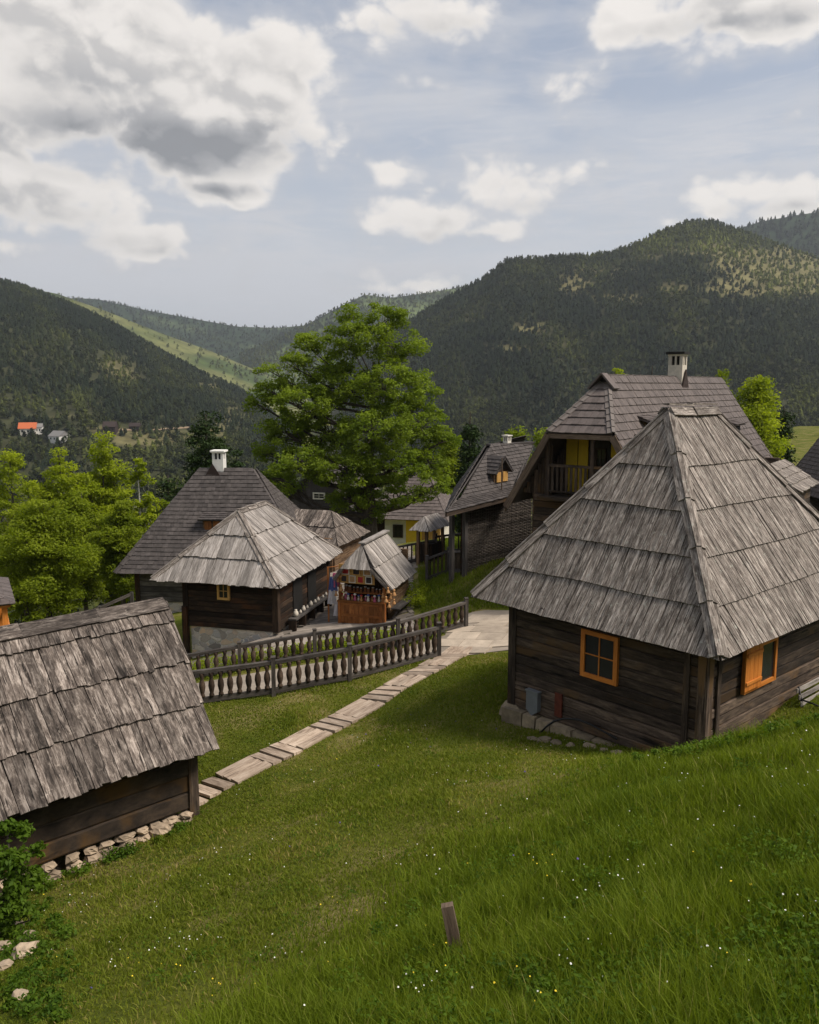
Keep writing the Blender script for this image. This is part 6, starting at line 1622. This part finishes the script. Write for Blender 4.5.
lf=nz(nt,mp(nt,wvec,(1,1,2.2),(5,2,7)),7,6,.6,.3)
big=maprange(nt,e,.05,.75); core=maprange(nt,A0,.05,.65)
grey=ma(nt,'MULTIPLY',shb,ma(nt,'ADD',.72,ma(nt,'MULTIPLY',lf,.5)))
grey=ma(nt,'ADD',grey,ma(nt,'MULTIPLY',ma(nt,'SUBTRACT',1,lit),ma(nt,'MULTIPLY',.36,core)))
grey=ma(nt,'MULTIPLY',grey,ma(nt,'ADD',.25,ma(nt,'MULTIPLY',core,.85)),clamp=True)
grey=ma(nt,'ADD',grey,ma(nt,'MULTIPLY',big,ma(nt,'MULTIPLY',lf,.12)),clamp=True)
cb=ramp(nt,grey,[(0,(.86,.815,.77)),(.3,(.68,.65,.62)),(.6,(.42,.415,.42)),(1,(.25,.255,.27))])
c2=mixc(nt,soft,c1,(.56,.56,.58)); c3=mixc(nt,ma(nt,'MULTIPLY',alpha,.95),c2,cb)
# below the horizon: ground-like
c3=mixc(nt,maprange(nt,zel,-.08,-.01),(.05,.06,.04),c3)
bg=nt.nodes.new('ShaderNodeBackground'); nt.links.new(c3,bg.inputs[0]); bg.inputs[1].default_value=1.0
wo=nt.nodes.new('ShaderNodeOutputWorld'); nt.links.new(bg.outputs[0],wo.inputs[0])
w.cycles.sampling_method='NONE'
# sun
l=bpy.data.lights.new('Sun','SUN'); l.energy=4.3; l.angle=math.radians(18); l.color=(1,.92,.82); lo=bpy.data.objects.new('Sun',l); COL.objects.link(lo)
sd=V3((math.sin(SUN_AZ)*math.cos(SUN_EL),math.cos(SUN_AZ)*math.cos(SUN_EL),math.sin(SUN_EL))); lo.rotation_euler=sd.to_track_quat('Z','Y').to_euler(); lo.location=(0,0,60)
# haze
HAZE=True
if HAZE:
    me=bpy.data.meshes.new('haze'); x0,x1,y0,y1,z0,z1=-3600,4300,-60,4500,float(min(Z.min(),-90))-1,640
    x0,x1,y0,y1=-9600,9600,-3400,9600
    vv=[(x,y,z) for z in (z0,z1) for x,y in ((x0,y0),(x1,y0),(x1,y1),(x0,y1))]
    me.from_pydata(vv,[],[(3,2,1,0),(4,5,6,7),(0,1,5,4),(1,2,6,5),(2,3,7,6),(3,0,4,7)]); o=bpy.data.objects.new('haze',me); COL.objects.link(o); tag(o,'thin pale air haze filling the valley','haze',kind='stuff')
    m=bpy.data.materials.new('haze'); m.use_nodes=True; t=m.node_tree; t.nodes.clear(); pv=t.nodes.new('ShaderNodeVolumePrincipled'); mo=t.nodes.new('ShaderNodeOutputMaterial'); t.links.new(pv.outputs[0],mo.inputs['Volume'])
    pv.inputs['Color'].default_value=(.80,.87,.95,1); pv.inputs['Density'].default_value=.000085; pv.inputs['Anisotropy'].default_value=.3; me.materials.append(m)
# camera
cam=bpy.data.cameras.new('Camera'); co=bpy.data.objects.new('Camera',cam); COL.objects.link(co); cam.sensor_fit='VERTICAL'; cam.sensor_height=36; cam.sensor_width=36; cam.lens=36*F/1024
co.rotation_euler=(math.pi/2-PIT,0,0); cam.clip_start=.1; cam.clip_end=30000; scene.camera=co
scene.view_settings.view_transform='Standard'; scene.view_settings.look='None'; scene.view_settings.gamma=1; scene.view_settings.use_curve_mapping=False; scene.view_settings.exposure=.15
scene.cycles.max_bounces=6; scene.cycles.diffuse_bounces=3; scene.cycles.transmission_bounces=3; scene.cycles.volume_bounces=0; scene.cycles.transparent_max_bounces=8
